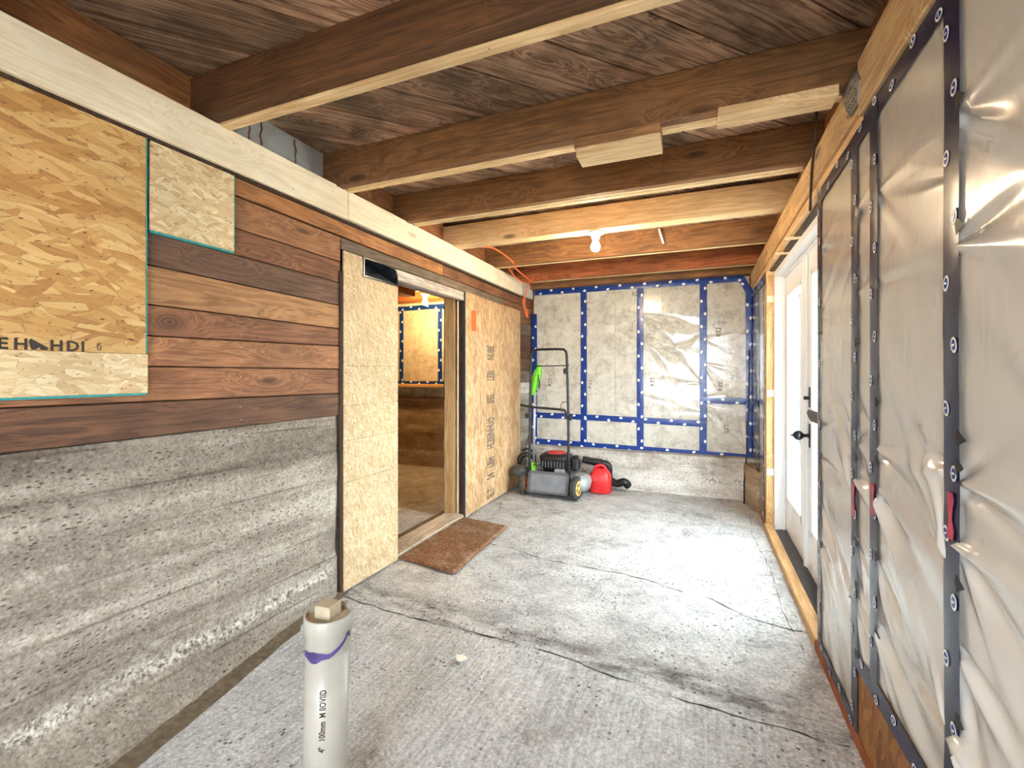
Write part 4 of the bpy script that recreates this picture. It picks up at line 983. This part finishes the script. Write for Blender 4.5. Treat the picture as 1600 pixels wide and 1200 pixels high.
for v in bm.verts:
    x, y, z = v.co; zz = max(z, -.35 - .5 * max(0., x)); sk = max(0., x - .1)
    v.co = (-1.683 + .092 * x, 4.29 + .06 * y, .205 + .075 * zz - .05 * sk * (1 if z < 0 else 0))
from_bm('guard', bm, M['guard'], st, True)
tube('guard_skirt', smooth_path([(-1.665, 4.285, .20), (-1.655, 4.275, .14), (-1.665, 4.27, .075)], 6), lambda u: .034 - .014 * u, M['guard'], st, 12)
tube('guard_bracket', [(-1.655, 4.29, .21), (-1.55, 4.33, .15)], .018, M['black'], st, 8)
lathe('spool_head', [(.012, .02), (.045, .03), (.05, .07), (.03, .09), (.012, .13)], (-1.66, 4.33, 0), M['black'], st)

# ------------------------------------------------------------------ gas can and hose at the back wall
gc = thing('gas_can', (-.895, 4.56, 0), 'red plastic fuel can standing beside the mower', 'fuel can')
gx, gy = -.918, 4.61
loft('body', [(.002, gx, gy, .098, .075), (.015, gx, gy, .108, .085), (.13, gx, gy, .108, .085), (.185, gx, gy, .100, .08), (.225, gx + .002, gy, .075, .06), (.245, gx + .004, gy, .05, .04)], M['red'], gc, 32, 3.4)
tube('carry_handle', smooth_path([(gx - .075, gy, .185), (gx - .05, gy - .005, .245), (gx - .01, gy - .005, .272), (gx + .035, gy - .005, .262), (gx + .06, gy, .225)], 6), .016, M['red'], gc, 10)
lathe('cap', [(.026, .248), (.026, .285), (.02, .292), (.008, .294)], (gx + .006, gy + .02, 0), M['black'], gc)
prism('recess', [(gx - .085, .12), (gx - .02, .12), (gx - .045, .19), (gx - .085, .18)], 1, gy - .089, gy - .08, M['red_eng'], gc, .004)
bm = bmesh.new(); pth = smooth_path([(-1.12, 4.70, .30), (-1.02, 4.70, .285), (-.92, 4.71, .275), (-.86, 4.73, .24), (-.86, 4.75, .12), (-.78, 4.73, .07), (-.70, 4.72, .10), (-.66, 4.74, .05)], 14)
add_tube(bm, pth, lambda u: .036 + .006 * math.sin(u * 330), 12); o = from_bm('ribbed_hose', bm, M['black']); tag(o, 'black ribbed hose lying against the footing behind the fuel can', 'hose')
o = tube('hose_coil', smooth_path([(-1.665 + .09 * math.cos(t_) , 4.50 + .03 * math.sin(t_ * .5), .23 + .09 * math.sin(t_) + .006 * t_) for t_ in [k * .6 for k in range(26)]], 3), .011, M['black'], None, 6)
tag(o, 'dark cable coil hanging behind the mower handle', 'cable')

# ------------------------------------------------------------------ odds and ends
bm = bmesh.new(); vs_ = [bm.verts.new((-.922 + .024 * math.cos(a) * (1 + .3 * math.sin(3 * a)), 1.692 + .02 * math.sin(a), .006)) for a in [k * math.pi / 6 for k in range(12)]]
f = bm.faces.new(vs_); r_ = bmesh.ops.extrude_face_region(bm, geom=[f]); bmesh.ops.translate(bm, verts=[v for v in r_['geom'] if isinstance(v, bmesh.types.BMVert)], vec=(0, 0, .004))
o = from_bm('paint_chip', bm, M['chip']); tag(o, 'white paint chip lying on the near floor', 'chip')

# ------------------------------------------------------------------ outdoors, seen through the glass
g = grid('ground', lambda u, v: (-30 + u * 60, -30 + v * 60, -.14), 4, 4, M['grass']); tag(g, 'pale gravel ground outside the glazed door', kind='structure')
def shrub(x, y, h_, r_, label):
    o = thing('garden_tree', (x, y, -.1), label, 'tree', 'trees outside the glazed door')
    tube('trunk', [(x, y, -.12), (x + .1, y, h_ * .5), (x, y + .1, h_ * .8)], lambda u: .09 - .06 * u, M['bark'], o, 8)
    vs, fs = [], []
    for k in range(2600):
        a = random.uniform(0, 6.283); b = random.uniform(-1, 1); q = r_ * random.uniform(.55, 1.)
        c = Vector((x + q * math.cos(a) * math.sqrt(1 - b * b), y + q * math.sin(a) * math.sqrt(1 - b * b), h_ * .6 + b * h_ * .45))
        d = Vector((random.gauss(0, 1), random.gauss(0, 1), random.gauss(0, 1))).normalized(); e = d.orthogonal(); s_ = random.uniform(.05, .10)
        i = len(vs); vs += [c, c + d * s_ + e * s_ * .4, c + d * s_ * 2, c + d * s_ - e * s_ * .4]; fs.append((i, i + 1, i + 2, i + 3))
    me = bpy.data.meshes.new('foliage'); me.from_pydata([tuple(v) for v in vs], [], fs); tag(link('foliage', me, M['leaf'], o), kind='stuff')
shrub(1.62, 9.4, 3.6, .8, 'leafy tree outside the far glass pane'); shrub(2.6, 15.4, 4.6, 1.5, 'taller leafy tree outside, behind the nearer one'); shrub(1.42, 7.7, 1.2, .45, 'low leafy bush outside the far glass pane')
